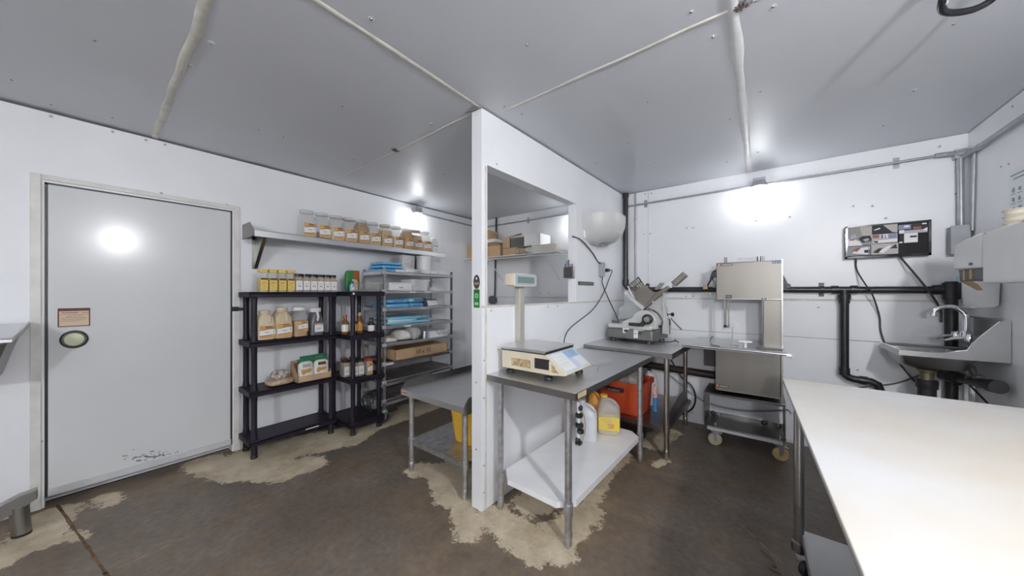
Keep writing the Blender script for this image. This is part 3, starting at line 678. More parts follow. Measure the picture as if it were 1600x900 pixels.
for i, (xx, yy, k_, n_) in enumerate(((-3.47, 1.665, 'black', 'black-lidded container at the left front of the corner shelf group'), (-3.40, 1.715, 'black', 'black-lidded container second in the corner shelf group'), (-3.40, 1.78, 'black', 'black-lidded container third in the corner shelf group'),
                                   (-3.36, 1.855, 'red', 'red-lidded container with an orange label on the lower corner shelf'), (-3.57, 1.70, 'red', 'red-lidded container at the back of the lower corner shelf'), (-3.56, 1.79, 'red', 'second red-lidded container at the back of the lower corner shelf'))):
    small_jar(k_, yy, n_, x=xx, z=.576, group='containers on the lower corner shelf')
t = thing('coiled_cord', (-3.45, 1.92, .13), 'black coiled cord on the bottom corner shelf', 'cord')
b = B(); b.tube(cr_spline([(-3.45 + .08 * math.cos(a), 1.91 + .03 * math.sin(a * 1.7), .24 + .1 * math.sin(a)) for a in [i * .7 for i in range(14)]], 5), .008, 8); b.build('cord', BLK, t)

# ------------------------------------------------------------ tray rack
RX0, RX1, RY0, RY1 = -3.80, -3.345, 2.03, 3.05
rk = thing('tray_rack', ((RX0 + RX1) / 2, (RY0 + RY1) / 2, 0), 'tall metal rolling rack of steel trays beside the closet wall', 'rack')
for x in (RX0 + .012, RX1 - .012):
    for y in (RY0 + .012, RY1 - .012):
        b = B(); s = .011; b.bb(x - s, x + s, y - s, y + s, .13, 1.735)
        for k in range(30): b.cyl((x + (s + .0004), y, .2 + k * .052), (x + s + .0008, y, .2 + k * .052), .0035, n=8)
        b.build('post', GALV if x > -3.5 and y < 2.5 else DKG if y > 2.5 and x > -3.5 else GALV, rk)
        c = B(); c.cyl((x - .012, y, .055), (x + .012, y, .055), .055, n=24); cw = c.build('caster_wheel', mat('dark_rubber', (.05, .05, .05), .5), rk)
        c = B(); c.prism([(x - .02, y - .03, .118), (x - .02, y + .03, .118), (x - .02, y + .012, .045), (x - .02, y - .012, .045)], (.004, 0, 0)); c.prism([(x + .016, y - .03, .118), (x + .016, y + .03, .118), (x + .016, y + .012, .045), (x + .016, y - .012, .045)], (.004, 0, 0)); c.box((x, y, .12), (.05, .065, .006)); c.build('caster_fork', STEEL, rk)
        c = B(); c.lathe([(.034, .123), (.036, .128), (.03, .146), (.012, .15)], (x, y, 0), 20); c.build('bumper', GLASS, rk)
LV = [1.69, 1.476, 1.275, 1.075, .875, .665, .46, .25]
for i, z in enumerate(LV):
    b = B(); b.bb(RX0 + .02, RX1 + .004, RY0 + .0, RY1 - .0, z - .004, z); 
    b.bb(RX1 - .002, RX1 + .004, RY0 + .03, RY1 - .03, z - .028, z + .004); b.bb(RX0 + .02, RX0 + .026, RY0, RY1, z - .02, z + .02)
    b.bb(RX0 + .02, RX1, RY0, RY0 + .005, z - .03, z + .01); b.bb(RX0 + .02, RX1, RY1 - .005, RY1, z - .03, z + .01)
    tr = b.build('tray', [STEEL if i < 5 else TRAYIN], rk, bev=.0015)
    b = B(); b.tube([(RX1 + .004, RY0 + .03, z + .002), (RX1 + .004, RY1 - .03, z + .002)], .005, 8); b.build('tray_rim', STEEL, tr)
    for y in (RY0 + .012, RY1 - .02):
        b = B(); b.bb(RX1 - .03, RX1 + .01, y - .035, y + .016, z - .03, z + .012); b.build('shelf_clip', mat('clip_grey', (.42, .42, .43), .5), rk, bev=.004)
for z, y in ((1.476, 2.40), (1.476, 2.62), (1.275, 2.55), (1.075, 2.33), (.665, 2.1)):
    b = B(); b.bb(RX1 + .009, RX1 + .0095, y - .045, y + .045, z - .024, z - .004); b.build('price_tag', PAPER, rk, flat=True)
# rack contents
def blue_stack(x, y, z, dx, dy, dz, m, label, seed, write=None, name='foam_tray_pack', grp='blue-wrapped packs on the rack'):
    t = thing(name, (x, y, z), label, 'package', grp)
    b = B(); b.blob((x, y, z + dz / 2 + .001), (dx, dy, dz), 5, .05, seed, cuts=9, freq=9); b.build('wrapped_pack', m, t)
    if write:
        b = B(); squiggle(b, (x + dx / 2 + .003, y + write[0], z + dz * .55), (0, 1, 0), (0, 0, 1), write[1], dz * .45, 6, r=.0022); b.build('pen_writing', INKB, t)
    return t
for k in range(3):
    blue_stack(-3.59, 2.21, 1.692 + k * .042, .34 - k * .008, .33 - k * .03, .041, BLUEBAG, ['bottom', 'middle', 'top'][k] + ' blue-wrapped pack of the stack on top of the rack', 20 + k)
def flat_carton(x, y, z, dx, dy, dz, label, mm=None, lines=True, name='white_carton'):
    t = thing(name, (x, y, z), label, 'box', 'white boxes and trays on the rack')
    b = B(); b.bb(x - dx / 2, x + dx / 2, y - dy / 2, y + dy / 2, z + .001, z + dz); b.build('carton_body', mm or PAPER, t, bev=.002)
    if lines:
        b = B(); X_ = x + dx / 2
        b.bb(X_, X_ + .0006, y - dy * .42, y + dy * .42, z + dz * .85, z + dz * .88); b.bb(X_, X_ + .0006, y - dy * .42, y + dy * .42, z + dz * .12, z + dz * .15)
        b.bb(X_, X_ + .0006, y - dy * .1, y + dy * .1, z + dz * .3, z + dz * .45)
        b.build('print', INKG, t, flat=True)
    return t
flat_carton(-3.52, 2.52, 1.694, .3, .34, .05, 'flat white carton at the middle of the rack top'); flat_carton(-3.52, 2.82, 1.694, .3, .23, .045, 'flat white carton at the right of the rack top')
flat_carton(-3.46, 2.29, 1.694, .1, .14, .035, 'small flat white box in front of the blue stack on the rack top', lines=False)
t = thing('patterned_box', (-3.60, 2.51, 1.745), 'white box with grey marbling standing under the right of the wall shelf', 'box')
b = B(); b.bb(-3.70, -3.55, 2.40, 2.585, 1.746, 1.93); b.build('box_body', MARBLE, t, bev=.003); b = B(); b.bb(-3.7, -3.55, 2.36, 2.40, 1.746, 1.92); b.build('side_flap', INKG, t)
t = thing('white_tub', (-3.62, 2.77, 1.74), 'round white tub under the right end of the wall shelf', 'tub')
b = B(); b.lathe([(.092, 1.742), (.098, 1.747), (.103, 1.92)], (-3.60, 2.77, 0), 36); b.build('tub_body', WHITE, t)
b = B(); b.lathe([(.106, 1.915), (.108, 1.92), (.108, 1.94), (.10, 1.943)], (-3.60, 2.77, 0), 36); b.build('lid', WHITE, t)
flat_carton(-3.52, 2.27, 1.478, .3, .30, .095, 'white carton with grey print on the second rack level')
def open_tub(x, y, z, dx, dy, dz, m, label, name='plastic_tub'):
    t = thing(name, (x, y, z), label, 'tub', 'white boxes and trays on the rack')
    b = B(); b.loft([(z + .001, dx * .4, dy * .4, 5), (z + dz * .9, dx * .48, dy * .48, 5)], (x, y, 0)); b.build('tub_body', m, t)
    b = B(); b.loft([(z + dz * .88, dx * .5, dy * .5, 5), (z + dz, dx * .5, dy * .5, 5)], (x, y, 0)); b.build('rim', m, t)
open_tub(-3.50, 2.56, 1.478, .30, .30, .14, mat('milky_plastic', (.78, .79, .80), .35), 'white plastic tub on the second rack level')
open_tub(-3.50, 2.86, 1.478, .30, .28, .045, WHITE, 'shallow white tray at the right of the second rack level')
t = thing('clear_tray_stack', (-3.5, 2.095, 1.478), 'stack of clear trays at the left of the second rack level', 'tray')
b = B()
for k in range(4): b.loft([(1.479 + k * .02, .13, .035, 5), (1.498 + k * .02, .14, .04, 5)], (-3.52, 2.085, 0))
b.build('trays', CLEARF, t)
blue_stack(-3.52, 2.22, 1.277, .36, .34, .052, BLUEBAG, 'lower left blue pack on the third rack level', 31)
blue_stack(-3.52, 2.23, 1.330, .34, .30, .05, BLUEBAG, 'upper left blue pack with dark pen writing on the third rack level', 32, (-.08, .14))
blue_stack(-3.52, 2.49, 1.277, .34, .22, .056, BLUEBAG, 'lower right blue pack on the third rack level', 33)
blue_stack(-3.52, 2.49, 1.334, .34, .22, .056, CYANBAG, 'upper right pale blue pack with dark pen writing on the third rack level', 34, (-.06, .12))
t = thing('sealer_tool', (-3.45, 2.68, 1.277), 'black and white hand sealer lying on the third rack level', 'tool')
b = B(); b.prism([(-3.5, 2.60, 1.28), (-3.5, 2.66, 1.28), (-3.5, 2.62, 1.39), (-3.5, 2.58, 1.39)], (.13, 0, 0)); b.build('tool_body', mat('navy_plastic', (.03, .035, .08), .4), t, bev=.004)
b = B(); b.prism([(-3.52, 2.67, 1.285), (-3.52, 2.84, 1.30), (-3.52, 2.80, 1.345), (-3.52, 2.65, 1.36)], (.14, 0, 0)); b.build('blade_cover', LABW, t, bev=.004)
b = B(); b.bb(-3.5, -3.37, 2.66, 2.8, 1.36, 1.375); b.build('handle', DKG, t, bev=.003)
blue_stack(-3.55, 2.40, 1.077, .40, .66, .05, CYANBAG, 'lower pale blue pack spread across the fourth rack level', 41)
blue_stack(-3.55, 2.41, 1.128, .38, .64, .048, CYANBAG, 'upper pale blue pack with pen writing on the fourth rack level', 42, (.12, .16))
b = B(); b.blob((-3.40, 2.30, 1.13), (.06, .40, .04), 4, .1, 5); t = [o for o in COL.objects if o.get('label', '').startswith('upper pale blue pack with pen')][0]; b.build('white_insert', mat('pack_white', (.74, .76, .78), .4), t)
for i, (y_, w_, h_, n_) in enumerate(((2.16, .2, .07, 'crumpled clear bag at the left of the fifth rack level'), (2.34, .16, .13, 'crumpled clear bag second on the fifth rack level'), (2.50, .17, .17, 'tall bundle of clear cups on the fifth rack level'))):
    t = thing('plastic_bag', (-3.5, y_, .877), n_, 'bag', 'clear bags on the fifth rack level')
    b = B(); b.blob((-3.50, y_, .878 + h_ / 2), (.28, w_, h_), 3, .22, 50 + i, freq=10); b.build('bag_body', BAGW if i < 2 else CLEARF, t)
t = thing('silver_canister', (-3.45, 2.635, .877), 'small grey canister between the clear cups and the white box', 'canister')
b = B(); b.lathe([(.03, .878), (.03, .96), (.026, .97)], (-3.40, 2.625, 0)); b.build('canister', GALV, t)
t = flat_carton(-3.48, 2.83, .877, .24, .29, .085, 'white box with cursive pen writing on the fifth rack level', lines=False)
b = B(); squiggle(b, (-3.359, 2.79, .925), (0, 1, 0), (0, 0, 1), .14, .03, 6, r=.0016); b.bb(-3.3595, -3.359, 2.76, 2.92, .952, .955); b.build('pen_writing', INK, t)
t = thing('long_carton', (-3.5, 2.55, .667), 'long open cardboard box with handwritten 10 x 15 on the rack', 'box')
b = B(); x0, x1, y0, y1, z0, z1 = -3.72, -3.325, 2.16, 2.935, .673, .795
b.bb(x0, x1, y0, y1, z0, z0 + .005); b.bb(x0, x0 + .005, y0, y1, z0, z1); b.bb(x1 - .005, x1, y0, y1, z0, z1); b.bb(x0, x1, y0, y0 + .005, z0, z1); b.bb(x0, x1, y1 - .005, y1, z0, z1)
b.build('carton_body', CARD, t)
text_part('10 x 15', .075, mat('brown_pen', (.13, .07, .04), .8), t, (x1 + .0008, 2.55, .733), FX, name='handwriting', sx=1.0)
for k, (z, y0_, y1_) in enumerate(((.252, 2.2, 2.6),)):
    t = thing('dark_sheet', (-3.55, 2.4, .252), 'dark flat sheet lying on the lowest rack tray', 'sheet')
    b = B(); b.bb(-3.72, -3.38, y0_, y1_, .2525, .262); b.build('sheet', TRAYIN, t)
# ------------------------------------------------------------ closet: wire shelf and boxes
WZ = 2.0
t = thing('wire_shelf', (-2.95, 3.98, WZ), 'white wire shelf on the closet back wall seen through the opening', 'shelf')
b = B(); x0, x1, yf, yb = -3.83, -1.50, 3.75, 4.13
for k in range(47): x = x0 + .02 + k * .05; b.tube([(x, yb, WZ), (x, yf, WZ), (x, yf, WZ - .035)], .003, 6)
b.build('wires', WHITE, t)
for y, z in ((yf, WZ - .003), (yf, WZ - .036), (yb, WZ - .004), (3.94, WZ - .004)):
    b = B(); b.tube([(x0, y, z), (x1, y, z)], .0055, 8); b.build('rail', WHITE, t)
for x in (-3.35, -2.32):
    b = B(); b.tube([(x, yf + .02, WZ - .02), (x + .0, 4.14, WZ - .34)], .006, 8); b.bb(x - .01, x + .01, 4.14, 4.149, WZ - .37, WZ - .31); b.build('brace', WHITE, t)
def open_box(name, label, x0, x1, y0, y1, z0, z1, m=CARD, flaps=True, grp='boxes on the wire shelf', lid=False):
    t = thing(name, ((x0 + x1) / 2, (y0 + y1) / 2, z0), label, 'box', grp); b = B(); w = .004
    b.bb(x0, x1, y0, y1, z0 + .001, z0 + w); b.bb(x0, x0 + w, y0, y1, z0 + .001, z1); b.bb(x1 - w, x1, y0, y1, z0 + .001, z1); b.bb(x0, x1, y0, y0 + w, z0 + .001, z1); b.bb(x0, x1, y1 - w, y1, z0 + .001, z1)
    b.build('box_body', m, t)
    if flaps:
        b = B(); f = (y1 - y0) * .4
        b.prism([(x0, y0, z1), (x1, y0, z1), (x1, y0 - f * .5, z1 + f * .35), (x0, y0 - f * .5, z1 + f * .35)], (0, .003, .003)); b.build('flap', m, t)
        b = B(); b.prism([(x0, y1, z1), (x1, y1, z1), (x1, y1 + .01, z1 + f * .6), (x0, y1 + .01, z1 + f * .6)], (0, .003, 0)); b.build('flap', m, t)
    return t
open_box('cardboard_box', 'tall narrow cardboard box at the left end of the wire shelf', -3.83, -3.68, 3.82, 4.0, WZ, 2.24, flaps=False)
open_box('cardboard_box', 'open cardboard box on the wire shelf beside the column', -3.50, -3.12, 3.80, 4.08, WZ, 2.17)
t = thing('white_box_lid', (-3.42, 3.9, 2.2), 'white carton lying on top of the open cardboard box', 'box'); b = B(); b.bb(-3.60, -3.25, 3.82, 4.04, 2.235, 2.285); b.build('lid_body', PAPER, t, bev=.002)
open_box('cardboard_box', 'cardboard box standing on the white carton at the top of the closet pile', -3.62, -3.40, 3.85, 4.05, 2.286, 2.44, flaps=False)
open_box('cardboard_box', 'low cardboard box under the torn black-lined box', -3.08, -2.80, 3.80, 4.05, WZ, 2.11, flaps=False)
t = thing('torn_box', (-2.85, 3.9, 2.13), 'torn open cardboard box with a dark inside on the wire shelf', 'box')
b = B(); x0, x1, y0, y1, z0, z1 = -3.08, -2.68, 3.80, 4.05, 2.112, 2.27
b.bb(x0, x1, y0, y1, z0, z0 + .005); b.bb(x0, x0 + .005, y0, y1, z0, z1); b.bb(x0, x1, y1 - .005, y1, z0, z1); b.bb(x0, x0 + .14, y0, y0 + .005, z0, z1); b.bb(x0 + .02, x1, y0 + .03, y1, z1 - .02, z1)
b.build('box_body', CARD, t)
b = B(); b.prism([(x0 + .1, y0 - .01, z1), (x1 - .04, y0 - .03, z1 + .03), (x1 - .1, y0 + .1, z1 + .035), (x0 + .12, y0 + .1, z1 + .03)], (0, 0, .004)); b.build('flap', CARD, t)
b = B(); b.bb(x0 + .14, x1, y0 + .012, y1 - .01, z0 + .006, z1 - .021); b.build('dark_packing', BLK, t)
for k, (x_, w_, n_) in enumerate(((-2.80, .2, 'crumpled paper pack under the torn box'), (-2.64, .15, 'greenish plastic roll beside the torn box'))):
    t = thing('crumpled_pack', (x_, 3.88, WZ), n_, 'package', 'boxes on the wire shelf'); b = B(); b.blob((x_ + .05, 3.86, WZ + .055), (w_, .2, .105), 2.6, .25, 60 + k, freq=12); b.build('pack_body', [mat('tan_crumple', (.52, .45, .34), .7, col2=(.30, .12, .08), vscale=24), mat('green_wrap', (.62, .70, .66), .3, col2=(.40, .48, .45), vscale=20)][k], t)
t = thing('white_carton', (-2.60, 3.9, 2.11), 'plain white carton right of the torn box', 'box', 'boxes on the wire shelf'); b = B(); b.bb(-2.67, -2.40, 3.78, 4.05, 2.113, 2.27); b.build('carton_body', PAPER, t, bev=.003)
t = thing('white_tray', (-2.45, 3.9, WZ), 'shallow cream tray at the right of the closet pile', 'tray', 'boxes on the wire shelf'); b = B(); b.loft([(WZ + .001, .19, .12, 8), (WZ + .075, .2, .13, 8), (WZ + .11, .2, .13, 8)], (-2.36, 3.9, 0)); b.build('tray_body', mat('cream_tray', (.74, .70, .64), .5), t)

# conduits, pipes
def pipe_thing(name, pts, r, m, label, cat='pipe', straps=(), grp=None, couplers=()):
    c = V(pts[0]); t = thing(name, (c.x, c.y, c.z), label, cat, grp)
    b = B(); b.tube(pts, r, 14); b.build('pipe_run', m, t)
    for s in straps:
        b = B(); ax = s[1]; p = V(s[0])
        if ax == 'x': b.cyl(p - V((.012, 0, 0)), p + V((.012, 0, 0)), r + .004, n=14); b.box(p + V((0, .5 * (YB - p.y), 0)), (.02, YB - p.y, .006)); b.bb(p.x - .018, p.x + .018, YB - .004, YB - .0005, p.z - r - .035, p.z + r + .035)
        elif ax == 'z': b.cyl(p - V((0, 0, .01)), p + V((0, 0, .01)), r + .004, n=14)
        elif ax == 'y': b.cyl(p - V((0, .012, 0)), p + V((0, .012, 0)), r + .004, n=14)
        b.build('strap', s[2] if len(s) > 2 else CONDUIT, t)
    for (p0, p1, rr) in couplers:
        b = B(); b.cyl(p0, p1, rr, n=18); b.build('coupling', m, t)
    return t
pipe_thing('conduit', [(-1.38, YB - .02, 2.535), (1.19, YB - .02, 2.545)], .0105, CONDUIT, 'grey conduit running along the top of the back wall past the lamp', 'conduit', [((-1.12, YB - .02, 2.536), 'x'), ((.9, YB - .02, 2.543), 'x')])
pipe_thing('conduit', [(XR - .03, 4.1, 2.50), (XR - .03, -2.6, 2.48)], .017, CONDUIT, 'grey conduit along the top of the right wall', 'conduit', [((XR - .03, 3.9, 2.5), 'y'), ((XR - .03, 3.0, 2.495), 'y')])
pipe_thing('conduit', [(XL + .03, 2.75, 2.575), (XL + .03, 4.12, 2.565)], .011, CONDUIT, 'grey conduit running from the closet lamp to the closet corner', 'conduit', [((XL + .03, 3.45, 2.57), 'y')])
pipe_thing('conduit', [(XL + .03, YB - .02, 2.57), (-1.5, YB - .02, 2.56)], .011, CONDUIT, 'grey conduit on the closet back wall seen through the opening', 'conduit', [((-2.85, YB - .02, 2.567), 'x')])
pipe_thing('conduit', [(-1.24, YB - .015, ZC), (-1.24, YB - .015, 1.50)], .0095, CONDUIT, 'thin upright grey conduit near the partition corner', 'conduit', [((-1.24, YB - .015, 2.36), 'z')])
pipe_thing('conduit', [(1.222, YB - .035, 2.50), (1.225, YB - .035, 1.965)], .019, CONDUIT, 'thick upright grey conduit at the right corner above the grey box', 'conduit')
pipe_thing('conduit', [(XR - .012, 4.02, 2.49), (XR - .012, 4.05, 1.92)], .0085, CONDUIT, 'thin grey conduit on the right wall beside the corner', 'conduit')
t = thing('corner_fitting', (1.2, 4.1, 2.52), 'grey elbow fitting joining the conduits in the right corner', 'fitting')
b = B(); b.tube(cr_spline([(1.10, YB - .02, 2.545), (1.17, YB - .025, 2.54), (XR - .03, 4.06, 2.515), (XR - .03, 3.97, 2.50)], 4), .02, 12); b.bb(1.19, 1.25, YB - .06, YB - .001, 2.49, 2.56); b.build('elbow', CONDUIT, t, bev=.003)
t = thing('junction_box', (1.19, YB - .05, 1.85), 'grey electrical box on the back wall in the right corner', 'box')
b = B(); b.bb(1.165, 1.25, YB - .085, YB - .001, 1.755, 1.965); b.build('box_body', GREY, t, bev=.004); b = B(); b.bb(1.16, 1.255, YB - .092, YB - .085, 1.75, 1.97); b.build('cover_plate', GREY, t, bev=.002)
pipe_thing('closet_pipe', [(-3.47, YB - .03, ZC), (-3.50, YB - .03, 1.36)], .014, BLACKP, 'thin black upright pipe in the closet behind the boxes')
t = thing('floor_fan_box', (-3.47, 4.08, 1.3), 'small dark fitting at the foot of the black closet pipe', 'fitting'); b = B(); b.blob((-3.5, 4.06, 1.34), (.14, .10, .14), 3, .15, 3); b.build('fitting_body', DKG, t)
pipe_thing('drain_pipe', [(-1.345, 4.095, ZC - .002), (-1.345, 4.095, 1.57)] + [(-1.345 + .075 * (1 - math.cos(a)), 4.095, 1.57 - .075 * math.sin(a)) for a in (.4, .8, 1.2, 1.57)] + [(-1.2, 4.095, 1.495), (1.12, 4.095, 1.475)], .029, BLACKP, 'black drain pipe dropping in the partition corner and running along the back wall',
           straps=[((.44, 4.095, 1.482), 'x', BLACKP)], couplers=[((-1.345, 4.095, 2.64), (-1.345, 4.095, ZC - .003), .036), ((-1.345, 4.095, 1.55), (-1.345, 4.095, 1.62), .036), ((-1.28, 4.095, 1.495), (-1.2, 4.095, 1.495), .036), ((.5, 4.095, 1.481), (.545, 4.095, 1.481), .036), ((.62, 4.095, 1.481), (.665, 4.095, 1.481), .036), ((1.08, 4.095, 1.476), (1.13, 4.095, 1.476), .038)])
X_ = .582
pipe_thing('trap_pipe', [(X_, 4.08, 1.478), (X_, 4.08, .76)] + [(X_ + .06 * (1 - math.cos(a)), 4.08, .76 - .06 * math.sin(a)) for a in (.5, 1.0, 1.57)] + [(X_ + .1, 4.08, .698), (X_ + .16, 4.08, .695), (X_ + .2, 4.08, .675), (X_ + .215, 4.08, .62), (X_ + .215, 4.08, .03)], .030, BLACKP, 'black pipe dropping from the tee and bending behind the white board table',
           couplers=[((X_, 4.08, 1.40), (X_, 4.08, 1.44), .042), ((X_, 4.08, 1.44), (X_, 4.08, 1.36), .036), ((X_, 4.08, .73), (X_, 4.08, .79), .036), ((X_ + .09, 4.08, .698), (X_ + .14, 4.08, .696), .036)])
pipe_thing('drain_stack', [(1.17, 4.085, 1.54), (1.17, 4.085, .02)], .034, BLACKP, 'thick black upright drain behind the hand sink', couplers=[((1.17, 4.085, 1.40), (1.17, 4.085, 1.53), .046), ((1.17, 4.085, .78), (1.17, 4.085, .84), .044)])
pipe_thing('low_pipe', [(-1.36, 4.1, .60), (.05, 4.1, .555)], .042, mat('dark_brown_pipe', (.035, .022, .018), .45), 'dark horizontal pipe low on the back wall behind the tables')

# caged lamps
def make_lamp(loc, label, first=None):
    if first is not None: o = copy_tree(first); return relabel(o, loc, label)
    t = thing('caged_lamp', (0, 0, 0), label, 'lamp', 'jar lamps on the walls'); 
    b = B(); b.lathe([(.05, .01), (.055, .0), (.062, -.02), (.068, -.03), (.068, -.045), (.05, -.05)], (0, 0, 0), 28); b.box((0, .0, .02), (.10, .06, .035)); b.bb(-.03, .03, 0, .104, .005, .035); b.build('lamp_base', CONDUIT, t)
    b = B(); b.lathe([(.046, -.05), (.052, -.06), (.052, -.15), (.047, -.185), (.03, -.205), (.005, -.212)], (0, 0, 0), 20); g = b.build('glass_jar', GLOW, t)
    b = B()
    for k in range(4):
        a = k * PI / 2 + .4; c, s = math.cos(a), math.sin(a)
        b.tube([(c * .066, s * .066, -.04), (c * .066, s * .066, -.17), (c * .045, s * .045, -.215), (c * .0, s * .0, -.226)], .0028, 6)
    for z in (-.075, -.15):
        b.tube([(.066 * math.cos(a), .066 * math.sin(a), z) for a in [i * PI / 8 for i in range(17)]], .0028, 6)
    b.build('wire_guard', CHROME, t); relabel(t, loc, label); return t
lamp = make_lamp((-.02, 4.045, 2.545), 'lit caged glass lamp on the back wall above the bone saw')
def more(loc, label, rz, bright=False):
    o = make_lamp(loc, label, lamp); o.rotation_euler = (0, 0, rz)
    if bright:
        g = [c for c in COL.objects if c.parent == o and c.name.startswith('glass_jar')][0]; g.data = g.data.copy(); g.data.materials[0] = GLOW2
more((XL + .105, 2.78, 2.585), 'lit caged glass lamp on the closet wall above the tray rack', PI / 2)
more((-2.02, 4.045, 2.56), 'lit caged lamp on the closet back wall at the right of the opening', 0)
more((XR - .105, .37, 2.5), 'caged lamp high on the right wall beside the camera', -PI / 2, True)
more((-1.1, YF + .105, 2.1), 'unseen caged fill lamp added on the wall behind the camera', PI)  # added lamp out of view, brightens the room from behind
more((.5, YF + .105, 2.1), 'second unseen caged fill lamp added on the wall behind the camera', PI, True)  # brighter added lamp, also out of view, fills from the right rear

for x_, n_ in ((-1.1, 'upright grey conduit feeding the added left rear fill lamp'), (.5, 'upright grey conduit feeding the added right rear fill lamp')): pipe_thing('conduit', [(x_, YF + .02, 2.13), (x_, YF + .02, ZC)], .0105, CONDUIT, n_, 'conduit')
# ------------------------------------------------------------ work tables
def leg_round(t, x, y, z1, r=.021, m=GALV, foot=True, collar=None):
    b = B(); b.cyl((x, y, .05), (x, y, z1), r, n=18); 
    if collar: b.lathe([(r + .001, collar - .03), (r + .007, collar - .03), (r + .007, collar + .03), (r + .001, collar + .03)], (x, y, 0), 18)
    lg = b.build('leg', m, t)
    b = B(); b.lathe([(r * .72, 0), (r * .95, .012), (r * .98, .05), (r * 1.12, .052), (r * 1.12, .075), (r, .08)], (x, y, 0), 18); b.build('foot', m, lg)
# low equipment stand left of the partition
t = thing('equipment_stand', (-1.96, 2.15, 0), 'low steel stand with upturned edges standing left of the partition', 'table')
x0, x1, y0, y1, z = -2.33, -1.605, 1.565, 2.75, .672
b = B(); b.bb(x0, x1, y0, y1, z - .004, z); b.bb(x0, x1, y0, y0 + .003, z - .045, z)
b.build('table_top', STEEL, t, bev=.0015)
b = B(); b.prism([(x0, y0, z - .045), (x0, y0, z), (x0, y0 + .045, z + .055), (x0, y1, z + .055), (x0, y1, z - .045)], (.003, 0, 0)); b.build('side_upturn', STEELD, t)
b = B(); b.prism([(x1, y0, z - .06), (x1, y0, z), (x1, y0 + .045, z + .055), (x1, y1, z + .055), (x1, y1, z - .06)], (-.003, 0, 0)); b.build('side_upturn', STEELD, t)
b = B(); b.bb(x0 + .004, x1 - .004, y1 - .003, y1, z - .04, z + .055); b.build('back_upturn', STEELD, t)
b = B(); b.bb(x0 + .01, x0 + .09, y0 - .0008, y0, z - .035, z - .012); b.mi = 1; b.bb(x0 + .014, x0 + .085, y0 - .0014, y0 - .0008, z - .028, z - .018); b.build('maker_sticker', [mat('pinkish_sticker', (.62, .5, .45), .5), LABR], t, flat=True)
for x in (x0 + .06, x1 - .05):
    for y in (y0 + .06, y1 - .06): leg_round(t, x, y, z - .005, .021, GALV, collar=.245)
b = B(); b.bb(x0 + .05, x1 - .04, y0 + .05, y1 - .05, .256, .26); b.bb(x0 + .05, x1 - .04, y0 + .048, y0 + .052, .222, .26); b.bb(x0 + .05, x0 + .054, y0 + .05, y1 - .05, .222, .26)
b.build('undershelf', GALV, t)
t = thing('yellow_bin', (-1.84, 2.1, .262), 'yellow plastic bin on the lower shelf of the low stand', 'bin')
b = B(); secs = [(.263, .155, .24, 8), (.57, .19, .275, 8)]; b.loft(secs, (-1.84, 2.06, 0)); b.build('bin_body', YEL, t)
b = B(); b.loft([(.55, .198, .283, 8), (.575, .198, .283, 8)], (-1.84, 2.06, 0)); b.build('rim', YEL, t)
t = thing('dark_tub', (-1.95, 2.4, .674), 'dark tub standing on the far end of the low stand behind the column', 'tub')
b = B(); b.loft([(.676, .16, .16, 8), (.96, .18, .18, 8)], (-1.98, 2.42, 0)); b.build('tub_body', DKG, t); b = B(); b.loft([(.955, .19, .19, 8), (.99, .19, .19, 8), (1.0, .17, .17, 8)], (-1.98, 2.42, 0)); b.build('lid', BLK, t)

# main work table beside the partition (rotated with it)
def wtable(name, lx0, lx1, ly0, ly1, z, label, legs, shelf, topm=STEEL, legm=GALV, shelfm=GALVL, apron=.042, cut=0.):
    t = thing(name, PO, label, 'table', rz=PR)
    b = B(); b.bb(lx0, lx1, ly0, ly1, z - .004, z); b.build('table_top', topm, t, local=True, bev=.0015)
    b = B(); b.bb(lx0, lx1, ly0, ly0 + .003, z - apron, z - .003); b.bb(lx1 - .003, lx1, ly0, ly1, z - apron, z - .003); b.bb(lx0, lx0 + .003, ly0, ly1, z - apron, z - .003); b.bb(lx0, lx1, ly1 - .003, ly1, z - apron, z - .003)
    b.build('apron', STEELD, t, local=True)
    for x, y in legs:
        b = B(); r = .021; b.cyl((x, y, .06), (x, y, z - .005), r, n=18); b.lathe([(r, shelf - .05), (r + .006, shelf - .05), (r + .006, shelf + .012), (r, shelf + .012)], (x, y, 0), 18); lg = b.build('leg', legm, t, local=True)
        b = B(); b.lathe([(r * .6, 0), (r * .95, .012), (r, .06), (r * 1.1, .062), (r * 1.1, .085), (r, .09)], (x, y, 0), 18); b.build('foot', legm, lg, local=True)
    xs_ = [p[0] for p in legs]; ys_ = [p[1] for p in legs]; c = cut
    X0, X1, Y0_, Y1_ = min(xs_), max(xs_), min(ys_), max(ys_)
    poly = [(X0 + c, Y0_ - .01), (X1 - c, Y0_ - .01), (X1 + .01, Y0_ + c), (X1 + .01, Y1_ - c), (X1 - c, Y1_ + .01), (X0 + c, Y1_ + .01), (X0 - .01, Y1_ - c), (X0 - .01, Y0_ + c)]
    b = B(); b.prism([(p[0], p[1], shelf - .003) for p in poly], (0, 0, .003))
    n = len(poly)
    for i in range(n):
        a, d = V((*poly[i], shelf)), V((*poly[(i + 1) % n], shelf)); 
        if (a - d).length < 1e-4: continue
        m_ = (a + d) / 2; inn = (V((sum(p[0] for p in poly) / n, sum(p[1] for p in poly) / n, shelf)) - m_).normalized() * .003
        b._add([a, d, d - V((0, 0, .038)), a - V((0, 0, .038)), a + inn, d + inn, d + inn - V((0, 0, .038)), a + inn - V((0, 0, .038))], [(0, 1, 2, 3), (7, 6, 5, 4), (3, 2, 6, 7)])
    b.build('undershelf', shelfm, t, local=True, flat=True)
    return t
TZ = .905
